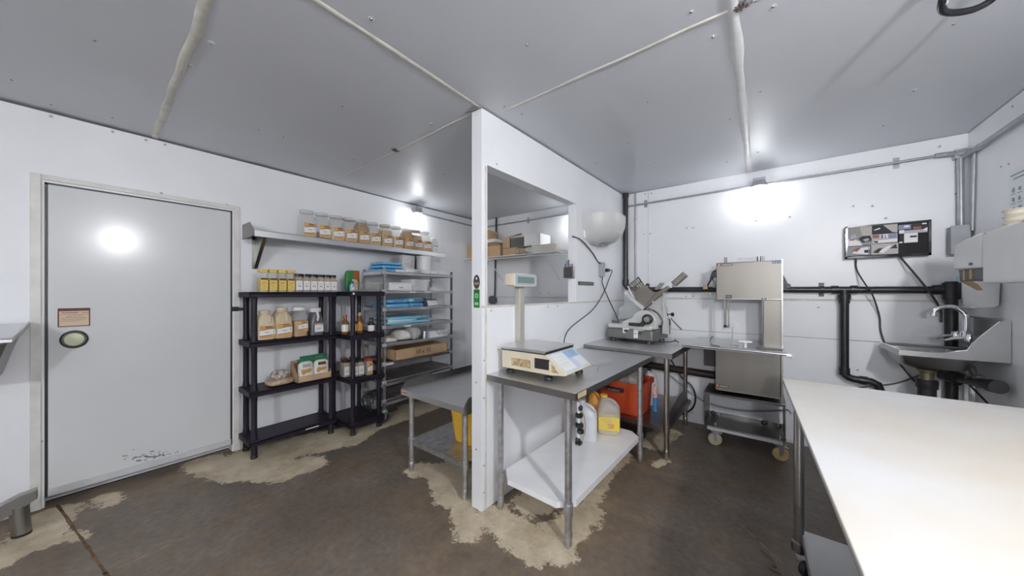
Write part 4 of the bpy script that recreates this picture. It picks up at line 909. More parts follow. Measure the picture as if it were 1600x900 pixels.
ta = wtable('work_table', .006, .672, .045, 1.42, TZ, 'stainless steel work table along the partition carrying the price scale', [(.075, .105), (.595, .10), (.075, 1.34), (.595, 1.33)], .235, cut=.075)
b = B(); b.bb(.6722, .673, .07, .17, TZ - .036, TZ - .006); b.mi = 1
for k in range(3): b.bb(.673, .6735, .08, .155 - .02 * k, TZ - .014 - k * .008, TZ - .011 - k * .008)
b.build('maker_sticker', [mat('gold_sticker', (.62, .52, .25), .5), INKG], ta, local=True, flat=True)
tb = wtable('slicer_table', .006, .825, 1.44, 2.52, .94, 'higher stainless steel table in the corner carrying the meat slicer', [(.08, 1.50), (.765, 1.50), (.08, 2.44), (.72, 2.44)], .285, legm=mat('brownish_steel_leg', (.50, .46, .42), .32, 1, var=.1, vscale=8), shelfm=mat('dark_steel_sheet', (.30, .28, .26), .3, 1, var=.15, vscale=6), cut=.0, apron=.05)
b = B(); b.prism([(.735, 2.44, .288), (.735, 1.50, .288), (.735, 1.50, .30), (.735, 2.0, .40), (.735, 2.44, .42)], (.003, 0, 0)); b.build('side_guard', mat('dark_steel_sheet', (.3, .28, .26), .3, 1), tb, local=True)

# price scale
SZ = .905
s_ = thing('price_scale', (-1.16, 1.92, SZ), 'cream price-computing scale with a pole display on the steel table', 'scale')
b = B(); b.prism([(-1.41, 1.735, .945), (-1.03, 1.735, .945), (-.995, 1.735, .948), (-.925, 1.735, .955), (-.918, 1.735, .966), (-1.065, 1.735, 1.072), (-1.41, 1.735, 1.065)], (0, .36, 0))
b.build('scale_body', BEIGEL, s_, bev=.004)
b = B(); b.bb(-1.145, -1.035, 1.7335, 1.7352, .975, 1.04); b.build('battery_opening', BLK, s_, bev=.004)
b = B(); b.bb(-1.15, -1.03, 1.730, 1.7352, .965, .974); b.bb(-1.15, -1.144, 1.730, 1.7352, .965, 1.045); b.bb(-1.036, -1.03, 1.730, 1.7352, .965, 1.03); b.build('opening_rim', BEIGEL, s_)
b = B(); b.bb(-1.33, -1.175, 1.7342, 1.7352, .968, 1.02); b.build('worn_sticker', RUST, s_, flat=True)
b = B(); b.prism([(-1.022, 1.7342, .965), (-.97, 1.7342, .965), (-1.0, 1.7342, 1.0), (-1.022, 1.7342, 1.015)], (0, .001, 0)); b.build('rust_patch', RUST, s_, flat=True)
for x, y in ((-1.375, 1.78), (-1.06, 1.765), (-1.375, 2.05), (-.99, 2.05)):
    b = B(); b.lathe([(.026, SZ + .001), (.028, SZ + .008), (.026, SZ + .022), (.008, SZ + .024), (.008, .95)], (x, y, 0), 20); b.build('foot', BLK, s_)
b = B(); b.prism([(-1.415, 1.72, 1.085), (-1.055, 1.72, 1.085), (-1.055, 1.72, 1.092), (-1.415, 1.72, 1.092)], (0, .40, 0)); b.bb(-1.405, -1.065, 1.73, 2.11, 1.072, 1.085)
b.build('weighing_plate', STEEL, s_, bev=.003)
b = B(); b.bb(-1.41, -1.06, 1.7315, 1.734, 1.066, 1.078); b.bb(-1.06, -1.057, 1.735, 2.1, 1.07, 1.082); b.build('plate_gap', BLK, s_)
kd = (V((-.918, 0, .966)) - V((-1.065, 0, 1.072))); kl = kd.length; ku = kd.normalized(); kn = V((-ku.z, 0, ku.x)); kn = kn if kn.z > 0 else -kn
def kp(y, t_, h): return V((-1.065, y, 1.072)) + ku * (t_ * kl) + kn * h
def kquad(bb_, ya, yb_, ta_, tb_, h0, h1): bb_.prism([kp(ya, ta_, h0), kp(yb_, ta_, h0), kp(yb_, tb_, h0), kp(ya, tb_, h0)], kn * (h1 - h0))
b = B(); b.mi = 0; kquad(b, 1.748, 2.085, .06, .95, 0, .0015)
b.mi = 1; kquad(b, 1.755, 1.91, .10, .9, .0015, .0022); b.mi = 2; kquad(b, 1.92, 2.07, .1, .45, .0015, .0022); b.mi = 3; kquad(b, 1.92, 1.97, .45, .9, .0015, .0022); b.mi = 1; kquad(b, 1.975, 2.07, .45, .9, .0015, .0022)
b.mi = 4
for i in range(5):
    for j in range(3): kquad(b, 1.76 + j * .05, 1.803 + j * .05, .13 + i * .155, .255 + i * .155, .0022, .0036)
b.mi = 5
for i in range(4): kquad(b, 1.99, 2.04, .14 + .07 * i, .17 + .07 * i, .0022, .0026)
b.build('keypad', [mat('keypad_grey', (.55, .60, .62), .35), mat('key_pale', (.66, .70, .74), .35), mat('key_blue', (.25, .45, .68), .35), mat('key_lilac', (.56, .54, .72), .35), mat('key_white', (.76, .77, .76), .35), INKG], s_)
b = B(); b.bb(-1.465, -1.415, 1.95, 2.01, .95, 1.50); b.bb(-1.45, -1.36, 1.955, 2.005, .95, .98); b.build('display_pole', mat('pole_grey', (.46, .44, .39), .4, .2), s_, bev=.003)
b = B(); b.loft([(0, .145, .046, 8), (.055, .150, .05, 8), (.075, .148, .046, 8)], (-1.45, 1.965, 1.545), R=RY(PI / 2) @ RZ(PI / 2)); b.build('display_head', BEIGEL, s_)
b = B(); b.bb(-1.376, -1.372, 1.84, 2.10, 1.508, 1.585); b.build('display_bezel', mat('bezel_blue_grey', (.36, .46, .56), .3), s_, bev=.002)
b = B(); b.bb(-1.3725, -1.3705, 1.865, 2.075, 1.522, 1.568); b.build('display_window', mat('lcd_glass', (.17, .22, .20), .12), s_, flat=True)
# cables from the sockets
def cable(name, pts, r, m, label, grp=None, parent=None):
    P_ = cr_spline(pts, 8)
    if parent is not None:
        b = B(); b.tube(P_, r, 8); o = b.build('power_cord', m, parent); o['label'] = label; return o
    t = thing(name, tuple(P_[0]), label, 'cable', grp); b = B(); b.tube(P_, r, 8); b.build('cord', m, t); return t
swl = pw(.03, 1.83, 1.72)
t = thing('switch_box', tuple(pw(0, 1.83, 1.72)), 'grey surface switch box on the partition wall', 'switch')
b = B(); b.T = Matrix.Translation(PO) @ PM.to_4x4(); b.bb(.001, .045, 1.80, 1.865, 1.63, 1.785); b.build('box_body', GREY, t, bev=.004)
b = B(); b.T = Matrix.Translation(PO) @ PM.to_4x4(); b.bb(.045, .052, 1.825, 1.84, 1.69, 1.73); b.build('toggle', mat('toggle_ivory', (.6, .6, .56), .4), t)
t = thing('wall_outlet', tuple(pw(0, 1.97, 1.73)), 'white wall outlet with a black plug right of the switch box', 'outlet')
b = B(); b.T = Matrix.Translation(PO) @ PM.to_4x4(); b.bb(.001, .008, 1.925, 2.02, 1.665, 1.79); b.build('cover_plate', WHITE, t, bev=.002)
b = B(); b.T = Matrix.Translation(PO) @ PM.to_4x4(); b.bb(.008, .045, 1.95, 2.0, 1.69, 1.725); b.build('plug', BLK, t, bev=.004)
DKC = mat('dark_grey_cord', (.04, .04, .042), .5)
cable('lamp_cord', [pw(-.03, 1.27, 2.0), pw(.012, 1.33, 1.98), pw(.014, 1.45, 1.945), pw(.014, 1.62, 1.87), pw(.014, 1.75, 1.79), pw(.025, 1.82, 1.765)], .006, DKC, 'dark cord from the opening edge to the grey switch box')
cable('scale_cord', [pw(.045, 1.985, 1.705), pw(.06, 2.02, 1.70), pw(.03, 2.0, 1.60), pw(.03, 1.86, 1.45), pw(.05, 1.55, 1.28), (-1.33, 2.55, 1.13), (-1.25, 2.3, .99), (-1.18, 2.12, .96)], .005, DKC, 'black cord running up to the wall outlet', parent=s_)
cable('table_cord', [(-1.07, 2.1, .913), (-1.0, 2.35, .911), (-.93, 2.5, .911), (-.95, 2.3, .911), (-.9, 2.15, .911)], .003, GREY, 'thin grey cord lying on the steel table behind the scale')
t = thing('knife_strip', tuple(pw(0, 1.5, 1.55)), 'short dark magnetic knife strip on the partition wall', 'knife strip')
b = B(); b.T = Matrix.Translation(PO) @ PM.to_4x4(); b.bb(.001, .012, 1.33, 1.66, 1.53, 1.565); b.build('strip_body', DKG, t, bev=.002); b = B(); b.T = Matrix.Translation(PO) @ PM.to_4x4(); b.bb(.012, .015, 1.34, 1.65, 1.541, 1.554); b.build('magnet_bar', STEELD, t)
# pen holder on the jamb
t = thing('pen_holder', tuple(pw(-.05, 1.27, 1.6)), 'dark mesh pen cup fixed to the edge of the opening', 'pen holder')
TT = Matrix.Translation(PO) @ PM.to_4x4()
b = B(); b.T = TT; x0, x1, y0, y1, z0, z1 = -.105, -.015, 1.235, 1.298, 1.60, 1.70
b.bb(x0, x1, y0, y1, z0, z0 + .003)
for k in range(8):
    x = x0 + k * (x1 - x0) / 7; b.cyl((x, y0, z0), (x, y0, z1), .0016, n=6)
    z = z0 + k * (z1 - z0) / 7; b.cyl((x0, y0, z), (x1, y0, z), .0016, n=6); b.cyl((x0, y0, z), (x0, y1, z), .0016, n=6); b.cyl((x1, y0, z), (x1, y1, z), .0016, n=6)
b.bb(x0 + .002, x1 - .002, y0 + .003, y0 + .004, z0, z1)
b.build('cup', mat('mesh_cup', (.10, .095, .10), .5, .3), t)
for k, (m_, n_) in enumerate(((INKB, 'blue pen at the left of the pen cup'), (mat('pen_blue', (.05, .12, .40), .35), 'bright blue marker in the pen cup'), (mat('pen_black', (.02, .02, .03), .4), 'black marker in the pen cup'), (LABR, 'red marker at the left of the pen cup'), (mat('pen_purple', (.12, .03, .10), .4), 'purple marker at the right of the pen cup'))):
    p = pw(-.09 + k * .016, 1.262, 1.607); o = thing('marker_pen', tuple(p), n_, 'pen', 'pens in the wall cup'); dz = (.13, .155, .165, .12, .125)[k]; q = p + V((.003 * (k - 2), -.01, dz))
    b = B(); b.cyl(p, p.lerp(q, .7), .0048, n=10); b.build('barrel', m_, o); b = B(); b.cyl(p.lerp(q, .7), q, .0056, n=10); b.build('cap', m_, o)
# stickers on the partition end
t = thing('round_sticker', tuple(pw(-.04, 0, 1.53)), 'dark oval sticker on the end of the partition', 'sticker')
b = B(); cc = pw(-.045, -.001, 1.525); b.loft([(0, .030, .048, 2), (.001, .030, .048, 2)], cc, n=32, R=PM @ RX(PI / 2)); b.mi = 1
b.T = TT; b.bb(-.065, -.025, -.003, -.002, 1.507, 1.522); b.mi = 2; b.cyl((-.045, -.002, 1.548), (-.045, -.0032, 1.548), .007)
b.build('sticker_face', [mat('sticker_dark', (.05, .045, .05), .35), mat('sticker_tan', (.34, .25, .20), .5), LABW], t, flat=True)
t = thing('green_sticker', tuple(pw(-.04, 0, 1.42)), 'green rectangular sticker with a pale ring on the end of the partition', 'sticker')
b = B(); b.T = TT; b.bb(-.073, -.017, -.002, -.0005, 1.352, 1.475); b.mi = 1; b.lathe([(.009, 0), (.017, 0), (.017, .001), (.009, .001), (.009, 0)], (-.045, -.002, 1.432), 24, R=RX(PI / 2)); b.bb(-.062, -.028, -.003, -.002, 1.37, 1.388); b.mi = 2; b.bb(-.066, -.024, -.003, -.002, 1.456, 1.468); b.bb(-.055, -.035, -.003, -.0021, 1.358, 1.366)
b.build('sticker_face', [GREEN, GREENL, mat('green_dark', (.01, .10, .03), .5)], t, flat=True)
# insect light trap: half bowl on the wall
t = thing('insect_light', tuple(pw(0, 1.66, 2.0)), 'white bowl-shaped insect light on the partition wall', 'fly light')
def bowl(off, zt, zb, ly, lx, n=26, m=9):
    b = B(); vs = []; fs = []
    for i in range(m + 1):
        f = i / m; z = zt + (zb - zt) * f; k = math.sqrt(max(0, 1 - (f * .93) ** 2.6)) ; 
        for j in range(n + 1):
            a = PI * j / n; yy = -math.cos(a); xx = math.sin(a)
            vs.append(PO + PM @ V((.002 + (abs(xx) ** .75) * (lx * k - off), 1.72 + math.copysign(abs(yy) ** .85, yy) * (ly * k - off), z + (.012 * xx if i == 0 else 0))))
    for i in range(m):
        for j in range(n): fs.append((i * (n + 1) + j, i * (n + 1) + j + 1, (i + 1) * (n + 1) + j + 1, (i + 1) * (n + 1) + j))
    fs.append(tuple(range(m * (n + 1), (m + 1) * (n + 1)))); b._add(vs, fs); return b
b = bowl(0, 2.235, 1.955, .31, .29); b2 = bowl(.008, 2.225, 1.98, .31, .29)
b.build('bowl_shell', mat('warm_white_plastic', (.58, .58, .565), .35), t, ang=60); b2.build('inner_shell', mat('warm_white_plastic', (.7, .7, .68), .3), t, ang=60)
b = B(); b.T = TT; b.bb(.001, .02, 1.44, 2.0, 2.0, 2.22); b.build('back_plate', WHITE, t, bev=.004)
b = B(); b.T = TT; b.tube([(.07, 1.50, 2.19), (.07, 1.94, 2.19)], .013, 12); b.build('tube_lamp', mat('tube_white', (.8, .82, .86), .2), t)
b = B(); b.T = TT; b.tube([(.20, 1.60, 2.13), (.25, 1.68, 2.12), (.25, 1.72, 2.04), (.19, 1.74, 1.99)], .002, 6); b.build('seam_line', GREY, t)
b = B(); b.T = TT; b.lathe([(.03, 0), (.045, .004), (.04, .012), (.02, .014)], (.12, 1.66, 1.955), 20, R=Matrix.Diagonal((1, 1, -1))); b.build('bottom_vent', GREY, t)

# things under the main table
def jug(x, y, z, h, w, d, label, body, liquid, cap, lab=None, fill=.55, name='jug', rz=0):
    t = thing(name, (x, y, z), label, 'jug'); R = RZ(rz); c = (x, y, z)
    b = B(); b.loft([(.002, w * .94, d * .94, 5), (.01, w, d, 5), (h * .55, w, d, 5), (h * .72, w * .86, d * .88, 4, -.0, 0), (h * .86, w * .45, d * .55, 2.5, -w * .25, 0), (h * .92, w * .26, w * .26, 2, -w * .35, 0), (h * .965, w * .26, w * .26, 2, -w * .35, 0)], c, R=R); b.build('jug_body', body, t)
    if liquid:
        b = B(); b.loft([(.006, w * .96, d * .96, 5), (h * fill, w * .975, d * .975, 5)], c, R=R); b.build('contents', liquid, t)
    b = B(); b.loft([(h * .94, w * .32, w * .32, 2, -w * .35, 0), (h, w * .30, w * .30, 2, -w * .35, 0)], c, R=R); b.build('cap', cap, t)
    b = B(); b.tube([V(c) + R @ V(p) for p in cr_spline([(-w * .1, 0, h * .89), (w * .42, 0, h * .84), (w * .82, 0, h * .70), (w * .9, 0, h * .56)], 5)], .013, 10); b.build('handle', body, t)
    if lab:
        b = B(); b.mi = 0; b.box(V(c) + R @ V((0, -d - .0008, h * .30)), (w * 1.75, .0012, h * .34), R)
        b.mi = 1
        for k in range(3): b.box(V(c) + R @ V((-w * .2 + k * .01, -d - .0018, h * (.40 - .05 * k))), (w * (.9 - .2 * k), .0008, h * .012), R)
        b.mi = 2; b.box(V(c) + R @ V((w * .15, -d - .0016, h * .24)), (w * .5, .0008, h * .12), R)
        b.build('paper_label', lab, t, flat=True)
    return t
SHZ = .236
HD = mat('milky_jug', (.70, .71, .70), .3, alpha=.45)
jug(-1.17, 2.56, SHZ, .32, .085, .085, 'empty milky plastic jug under the front corner of the steel table', mat('milky_jug_white', (.70, .72, .74), .3), None, WHITE, rz=.5)
jug(-1.07, 2.79, SHZ, .325, .098, .08, 'plastic jug with yellow cleaner and an orange cap on the lower shelf', HD, SPY, mat('orange_cap', (.82, .48, .06), .4), [mat('yellow_paper', (.80, .60, .10), .5), INKG, LABO], rz=.45)
t = jug(-1.22, 2.85, SHZ, .34, .06, .06, 'orange bottle with a dark red cap behind the yellow jug', ORG, None, REDC, rz=.3)
t = thing('hose_sprayer', (-1.17, 2.40, SHZ), 'white spray wand with black knobs standing behind the front leg', 'tool')
b = B(); b.tube(cr_spline([(-1.175, 2.425, SHZ + .02), (-1.17, 2.42, .35), (-1.165, 2.41, .46), (-1.17, 2.41, .58)], 5), .013, 12); b.build('wand', WHITE, t)
for z_, r_ in ((.265, .02), (.345, .028), (.39, .034), (.47, .030), (.53, .02)):
    b = B(); b.lathe([(r_ * .7, 0), (r_, .008), (r_, .03), (r_ * .6, .04)], (-1.165 + .012 * math.sin(z_ * 40), 2.415, z_ - .02), 12); b.build('knob', BLK, t)
b = B(); b.bb(-1.19, -1.145, 2.39, 2.44, SHZ + .001, SHZ + .022); b.build('base_block', BLK, t, bev=.004)
b = B(); b.tube(cr_spline([(-1.14, 2.42, .27), (-1.12, 2.43, .36), (-1.125, 2.43, .45), (-1.15, 2.42, .52)], 5), .005, 8); b.build('hose', mat('tan_hose', (.5, .38, .25), .5), t)
# red bin and bottles on the corner table shelf
BZ = .286
t = thing('red_bin', (-1.08, 3.3, BZ), 'orange-red plastic tote on the lower shelf of the slicer table', 'bin')
b = B(); c = (-1.10, 3.33, 0); R = RZ(PR)
outer = [(BZ + .001, .20, .165, 9), (BZ + .012, .205, .17, 9), (BZ + .27, .22, .20, 9), (BZ + .272, .235, .215, 9), (BZ + .31, .237, .217, 9), (BZ + .312, .225, .205, 9), (BZ + .27, .215, .19, 9), (BZ + .02, .198, .163, 9)]
b.loft(outer, c, R=R, n=40); b.build('tote_body', REDBIN, t)
b = B(); b.box((-1.13, 3.115, BZ + .235), (.17, .035, .036)); b.build('handle_slot', BLK, t, bev=.005)
b = B()
for k in range(6): b.bb(-1.19 + k * .02, -1.178 + k * .02, 3.094, 3.0972, BZ + .224, BZ + .238)
b.build('embossed_letters', mat('dull_emboss', (.22, .2, .2), .5), t, flat=True)
t = thing('clear_bag', (-1.15, 3.35, BZ + .25), 'clear plastic bag bulging from the red tote', 'bag'); b = B(); b.blob((-1.10, 3.30, BZ + .32), (.34, .28, .14), 2.4, .28, 70, freq=9); b.build('bag_body', mat('clear_bag_thin', (.5, .48, .46), .25, alpha=.6, bump=.5, bscale=20), t)
b_ = jug(-.93, 3.62, BZ, .37, .058, .058, 'white bleach jug with a dark cap behind the red tote', WHITE, None, mat('dark_cap', (.05, .02, .02), .4), None, rz=-.4)
b = B(); b.mi = 0; b.lathe([(.060, BZ + .09), (.0605, BZ + .20)], (-.93, 3.62, 0), 20); b.mi = 1; b.lathe([(.061, BZ + .15), (.0615, BZ + .19)], (-.93, 3.62, 0), 20); b.mi = 2; b.lathe([(.061, BZ + .10), (.0615, BZ + .135)], (-.93, 3.62, 0), 20)
b.build('paper_label', [LABW, LABR, LABO], b_)
t = thing('blue_spray_bottle', (-.835, 3.42, BZ), 'narrow bottle with a blue base and red lettering beside the red tote', 'bottle')
b = B(); b.loft([(BZ + .001, .02, .024, 3), (BZ + .14, .021, .025, 3)], (-.835, 3.42, 0)); b.build('bottle_base', mat('bright_blue', (.06, .22, .50), .35), t)
b = B(); b.loft([(BZ + .14, .021, .025, 3), (BZ + .22, .02, .022, 3), (BZ + .26, .009, .009, 2), (BZ + .285, .009, .009, 2)], (-.835, 3.42, 0)); b.build('bottle_neck', mat('red_white_print', (.6, .1, .08), .4, col2=(.78, .76, .74), vscale=60), t)
# ------------------------------------------------------------ meat slicer
YS = 3.46
sl = thing('meat_slicer', (-1.08, 3.68, .942), 'large stainless meat slicer with a slotted carriage on the corner table', 'slicer')
def S(px, py, w): return ony(px, py, YS + w)           # a measured outline point at depth w behind the slicer's front
def sprism(pts, w, th): b = B(); b.prism([S(x, y, w) for x, y in pts], (0, th, 0)); return b
b = sprism([(951, 508), (1026, 516), (1021, 532), (952, 524)], 0, .36)
b = B()
lo = [V((-1.345, YS + .02, .968)), V((-.86, YS - .04, .968)), V((-.80, YS + .36, .968)), V((-1.30, YS + .40, .968))]
b._add([p.copy() for p in lo] + [p + V((0, 0, .105)) for p in lo], [(3, 2, 1, 0), (4, 5, 6, 7), (0, 1, 5, 4), (1, 2, 6, 5), (2, 3, 7, 6), (3, 0, 4, 7)]); b.build('motor_housing', SLG, sl, bev=.012)
for x, y in ((-1.29, YS + .06), (-.90, YS + .0), (-.85, YS + .30), (-1.25, YS + .34)):
    b = B(); b.lathe([(.03, .942), (.03, .955), (.02, .975)], (x, y, 0), 16); b.build('foot', BLK, sl)
b = B(); up = [p + V((0, 0, .105)) for p in lo]; up = [up[0] + V((.004, .004, 0)), up[1] + V((-.01, .004, 0)), up[2] + V((-.01, -.01, 0)), up[3]]
b._add(up + [p + V((0, 0, .055)) for p in up], [(3, 2, 1, 0), (4, 5, 6, 7), (0, 1, 5, 4), (1, 2, 6, 5), (2, 3, 7, 6), (3, 0, 4, 7)]); b.build('body_top', SLW, sl, bev=.015)
# arched gear hump at the front right
b = B(); cx, cz = -.97, 1.14; pts = [(cx - .17, YS, 1.09), (cx + .135, YS - .03, 1.09)]
arc = [V((cx + .02 + .125 * math.cos(a), YS - .02, cz + .125 * math.sin(a) * 1.1)) for a in [PI * k / 14 for k in range(0, 13)]]
b.prism([V((cx + .145, YS - .02, 1.09))] + arc + [V((cx - .2, YS - .02, 1.15)), V((cx - .2, YS - .02, 1.09))], (0, .15, 0)); b.build('gear_housing', SLW, sl, bev=.008)
b = B(); k0 = S(1012, 499, -.03); b.lathe([(.001, 0), (.052, 0), (.052, .02), (.044, .03), (.03, .034), (.001, .036)], k0 + V((0, 0, 0)), 30, R=RX(PI / 2)); b.build('crank_hub', BLK, sl)
b = B(); b.lathe([(.001, .034), (.03, .036), (.026, .044), (.001, .046)], k0, 26, R=RX(PI / 2)); b.build('hub_cap', STEELD, sl)
b = B(); b.prism([S(982, 504, -.05), S(1000, 505, -.05), S(1008, 497, -.05), S(1013, 503, -.05), S(1004, 511, -.05), S(982, 509, -.05)], (0, .02, 0)); b.build('crank_handle', BLK, sl, bev=.004)
b = B(); b.prism([S(956, 500.5, .005), S(968, 501.5, .005), S(968, 505.5, .005), S(956, 504.5, .005)], (0, .003, 0)); b.build('name_plate', DKG, sl)
for (x0_, x1_, y0_, y1_, n_) in ((973, 983, 510, 521, 1), (990, 1006.5, 515, 529, 2)):
    b = B(); m_ = -.006 if n_ == 1 else -.022
    b.mi = 0; b.prism([S(x0_, y0_, m_), S(x1_, y0_ + 1, m_), S(x1_, y1_, m_), S(x0_, y1_ - 1, m_)], (0, .006, 0)); b.mi = 1
    q = S((x0_ + x1_) / 2 + (2 if n_ == 2 else 0), (y0_ + y1_) / 2 + (1 if n_ == 1 else -1), m_); b.cyl(q, q - V((0, .018, 0)), .014, n=16)
    if n_ == 2: q2 = S(993, 521, m_); b.cyl(q2, q2 - V((0, .008, 0)), .006, n=10)
    for k in range(3): q3 = S(x0_ + 2 + k * 3, y0_ + 1.8, m_); b.box(q3 - V((0, .001, 0)), (.008, .002, .006))
    b.build('control_plate', [LABW, INK], sl)
WG = mat('receiving_tray_grey', (.42, .43, .43), .2, .6)
b = sprism([(966, 498), (967, 482), (984, 470), (1004, 483), (1003, 497)], .14, .012); b.build('slice_deflector', WG, sl)
# carriage, tilted and slotted
c0, c1, c2, c3 = [S(x, y, .12) for x, y in ((997, 432), (980.5, 446), (1004.5, 482), (1024, 458))]
c3b, = [S(1005, 440, .12)]
u = (c0 - c1); v = (c2 - c1); th = V((0, .012, 0))
b = B(); NS = 5
def uv(a, c): return c1 + u * a + v * c
b.prism([uv(0, .36), uv(1, .36), S(1008, 446, .12), S(1024, 459, .12), c2], th)
b.prism([uv(0, 0), uv(1, 0), uv(1, .06), uv(0, .06)], th); b.prism([uv(0, 0), uv(.08, 0), uv(.08, .37), uv(0, .37)], th); b.prism([uv(.93, 0), uv(1, 0), uv(1, .37), uv(.93, .37)], th)
for k in range(6): a = .08 + k * .155; b.prism([uv(a + .075, .05), uv(a + .155, .05), uv(a + .155, .37), uv(a + .075, .37)], th)
b.prism([uv(0, .18), uv(1, .18), uv(1, .23), uv(0, .23)], th)
b.build('carriage_plate', BRONZE, sl)
b = B(); e = cr_spline([S(976, 458, .07), S(983, 467, .07), S(992, 475, .07), S(1004, 484.5, .07)], 5); n = len(e)
vs = []
for p in e: vs += [p, p + V((.0, .16, .02)), p + V((.022, .16, .05)), p + V((.022, 0, .03))]
b._add(vs, [f for i in range(n - 1) for f in ((i * 4, i * 4 + 1, i * 4 + 5, i * 4 + 4), (i * 4 + 1, i * 4 + 2, i * 4 + 6, i * 4 + 5), (i * 4 + 2, i * 4 + 3, i * 4 + 7, i * 4 + 6), (i * 4 + 3, i * 4, i * 4 + 4, i * 4 + 7))] + [(0, 1, 2, 3), ((n - 1) * 4 + 3, (n - 1) * 4 + 2, (n - 1) * 4 + 1, (n - 1) * 4)]); b.build('blade_guard', STEEL, sl)
b = B(); e = cr_spline([S(981, 447, .09), S(988, 462, .09), S(997, 474, .09), S(1005, 483, .09)], 6); b.tube(e, .007, 8); b.build('blade_edge', CHROME, sl)
b = B(); b.lathe([(.001, 0), (.155, 0), (.155, .006), (.145, .012), (.001, .014)], S(1012, 476, .22), 40, R=RY(-.35) @ RX(PI / 2)); b.build('knife_disc', CHROME, sl)
b = sprism([(1004, 482), (1024, 458), (1043, 446), (1046, 450), (1030, 463), (1012, 479)], .10, .05); b.build('carriage_arm', BRONZE, sl, bev=.004)
b = sprism([(1030, 452), (1050, 433), (1053.5, 436), (1050, 450), (1044, 449)], .14, .03); b.build('chute_plate', STEEL, sl, bev=.003)
b = B(); a0, a1 = S(1051, 444, .12), S(1070, 428, .12); d = (a1 - a0).normalized(); pr = V((-d.z, 0, d.x))
b.prism([a0 + pr * .026, a0 - pr * .03, a1 - pr * .026, a1 + pr * .022], (0, .08, 0)); b.build('chute_grip', BRONZE, sl, bev=.006)
b = sprism([(1052, 434), (1064, 422), (1067, 424), (1055, 436)], .17, .04); b.build('chute_rim', STEEL, sl, bev=.002)
b = sprism([(1022, 452), (1031, 442), (1035, 441), (1036, 444), (1026, 453)], .16, .05); b.build('push_plate', STEELD, sl, bev=.003)
b = B(); q = S(1011, 445, .15); b.cyl(q, q + V((0, .05, 0)), .016, n=12); b.cyl(S(1013, 449, .15), S(1020, 454, .2), .013, n=10); b.build('clamp_knob', mat('maroon_knob', (.06, .025, .025), .4), sl)
b = sprism([(1003, 484), (1014, 474), (1032, 461), (1037, 476), (1038, 498), (1030, 500), (1022, 486), (1012, 480)], .20, .05); b.build('blade_cover', SLW, sl, bev=.004)
b = sprism([(1033, 459), (1038.5, 458), (1039, 475), (1043, 484), (1043, 497), (1047.5, 500), (1046.5, 523), (1034, 521), (1036, 496)], .17, .05); b.build('side_column', SLW, sl, bev=.004)
b = sprism([(1036.5, 459), (1039.5, 458), (1040, 475), (1044, 484), (1044, 496.5), (1048.5, 500), (1047.5, 522), (1045.5, 522), (1046, 501), (1042, 498), (1042, 485), (1038, 476)], .155, .014); b.build('column_trim', CHROME, sl)
for (x, y, r) in ((1038, 459, .011), (1021.5, 472, .012)):
    b = B(); q = S(x, y, .12); b.cyl(q, q - V((0, .03, 0)), r, n=14); b.build('guide_knob', CHROME, sl)
b = B(); q = S(1044, 491, .2); b.cyl(q, q + V((.03, -.01, 0)), .006, n=10); b.lathe([(.001, 0), (.016, 0), (.02, .008), (.02, .02), (.012, .028), (.001, .028)], q + V((.03, -.01, 0)), 16, R=RY(PI / 2)); b.build('index_knob', BLK, sl)
b = B(); b.tube(cr_spline([S(1019, 484, -.01), S(1028, 490, -.01), S(1034, 500, -.01), S(1034.5, 508, -.01)], 5), .006, 8); b.box(S(1032, 510, -.03), (.03, .02, .03)); b.build('gear_seal', BLK, sl)
t = thing('rag_and_cord', (-.72, 3.75, .942), 'short reddish cord and dark clip lying behind the slicer', 'cord')
b = B(); b.tube(cr_spline([ony(1048, 497, 3.95), ony(1056, 506, 3.85), ony(1065, 515, 3.75)], 5), .005, 8); b.build('cord', mat('red_grey_cord', (.14, .06, .05), .6), t)
b = B(); b.tube(cr_spline([(-.80, 3.62, .95), (-.74, 3.62, .955), (-.68, 3.60, .97), (-.655, 3.6, .955)], 5), .006, 8); b.tube([(-.70, 3.62, .985), (-.66, 3.62, .95)], .007, 8); b.build('clip', DKG, t)

cable('slicer_cord', [pw(.03, 1.835, 1.63), pw(.02, 1.86, 1.55), pw(.02, 2.0, 1.40), pw(.03, 2.15, 1.25), pw(.05, 2.25, 1.10), pw(.10, 2.28, .96)], .0055, DKC, 'dark cord rising to the switch box', parent=sl)
# ------------------------------------------------------------ bone saw on its cart
SY = 3.74
sw = thing('bone_saw', (-.10, 3.9, .49), 'upright stainless steel bone saw standing on a wheeled cart', 'saw')
b = B(); b.bb(-.352, .148, SY + .001, 4.03, 1.385, 1.742); b.build('head_box', STEELW, sw, bev=.006)
b = B(); b.bb(.012, .14, SY + .012, 4.02, .53, 1.40); b.build('column', STEELW, sw, bev=.004)
b = B(); b.bb(.138, .150, SY - .006, SY + .006, .53, 1.752); b.build('door_edge', STEELD, sw)
b = B(); b.bb(.003, .012, SY + .02, SY + .03, .97, 1.385); b.build('blade', mat('saw_blade', (.12, .12, .12), .3, .8), sw)
b = B(); b.bb(-.36, .135, SY - .01, 4.02, .515, .93); b.build('lower_cabinet', STEELW, sw, bev=.005)
b = B(); b.bb(-.345, .14, SY - .016, SY - .009, .515, .522); b.bb(-.352, .148, SY - .004, SY + .001, 1.39, 1.397); b.build('door_lip', STEELD, sw)
b = B(); b.bb(-.46, -.37, 3.80, 3.95, .72, .96); b.build('motor_box', mat('very_dark_metal', (.03, .025, .025), .5), sw)
TZS = .965
b = B(); b.prism([(-.60, 3.46, TZS - .004), (.16, 3.46, TZS - .004), (.16, 4.10, TZS + .0), (-.545, 4.10, TZS + .0)], (0, 0, .004)); b.build('saw_table', STEEL, sw)
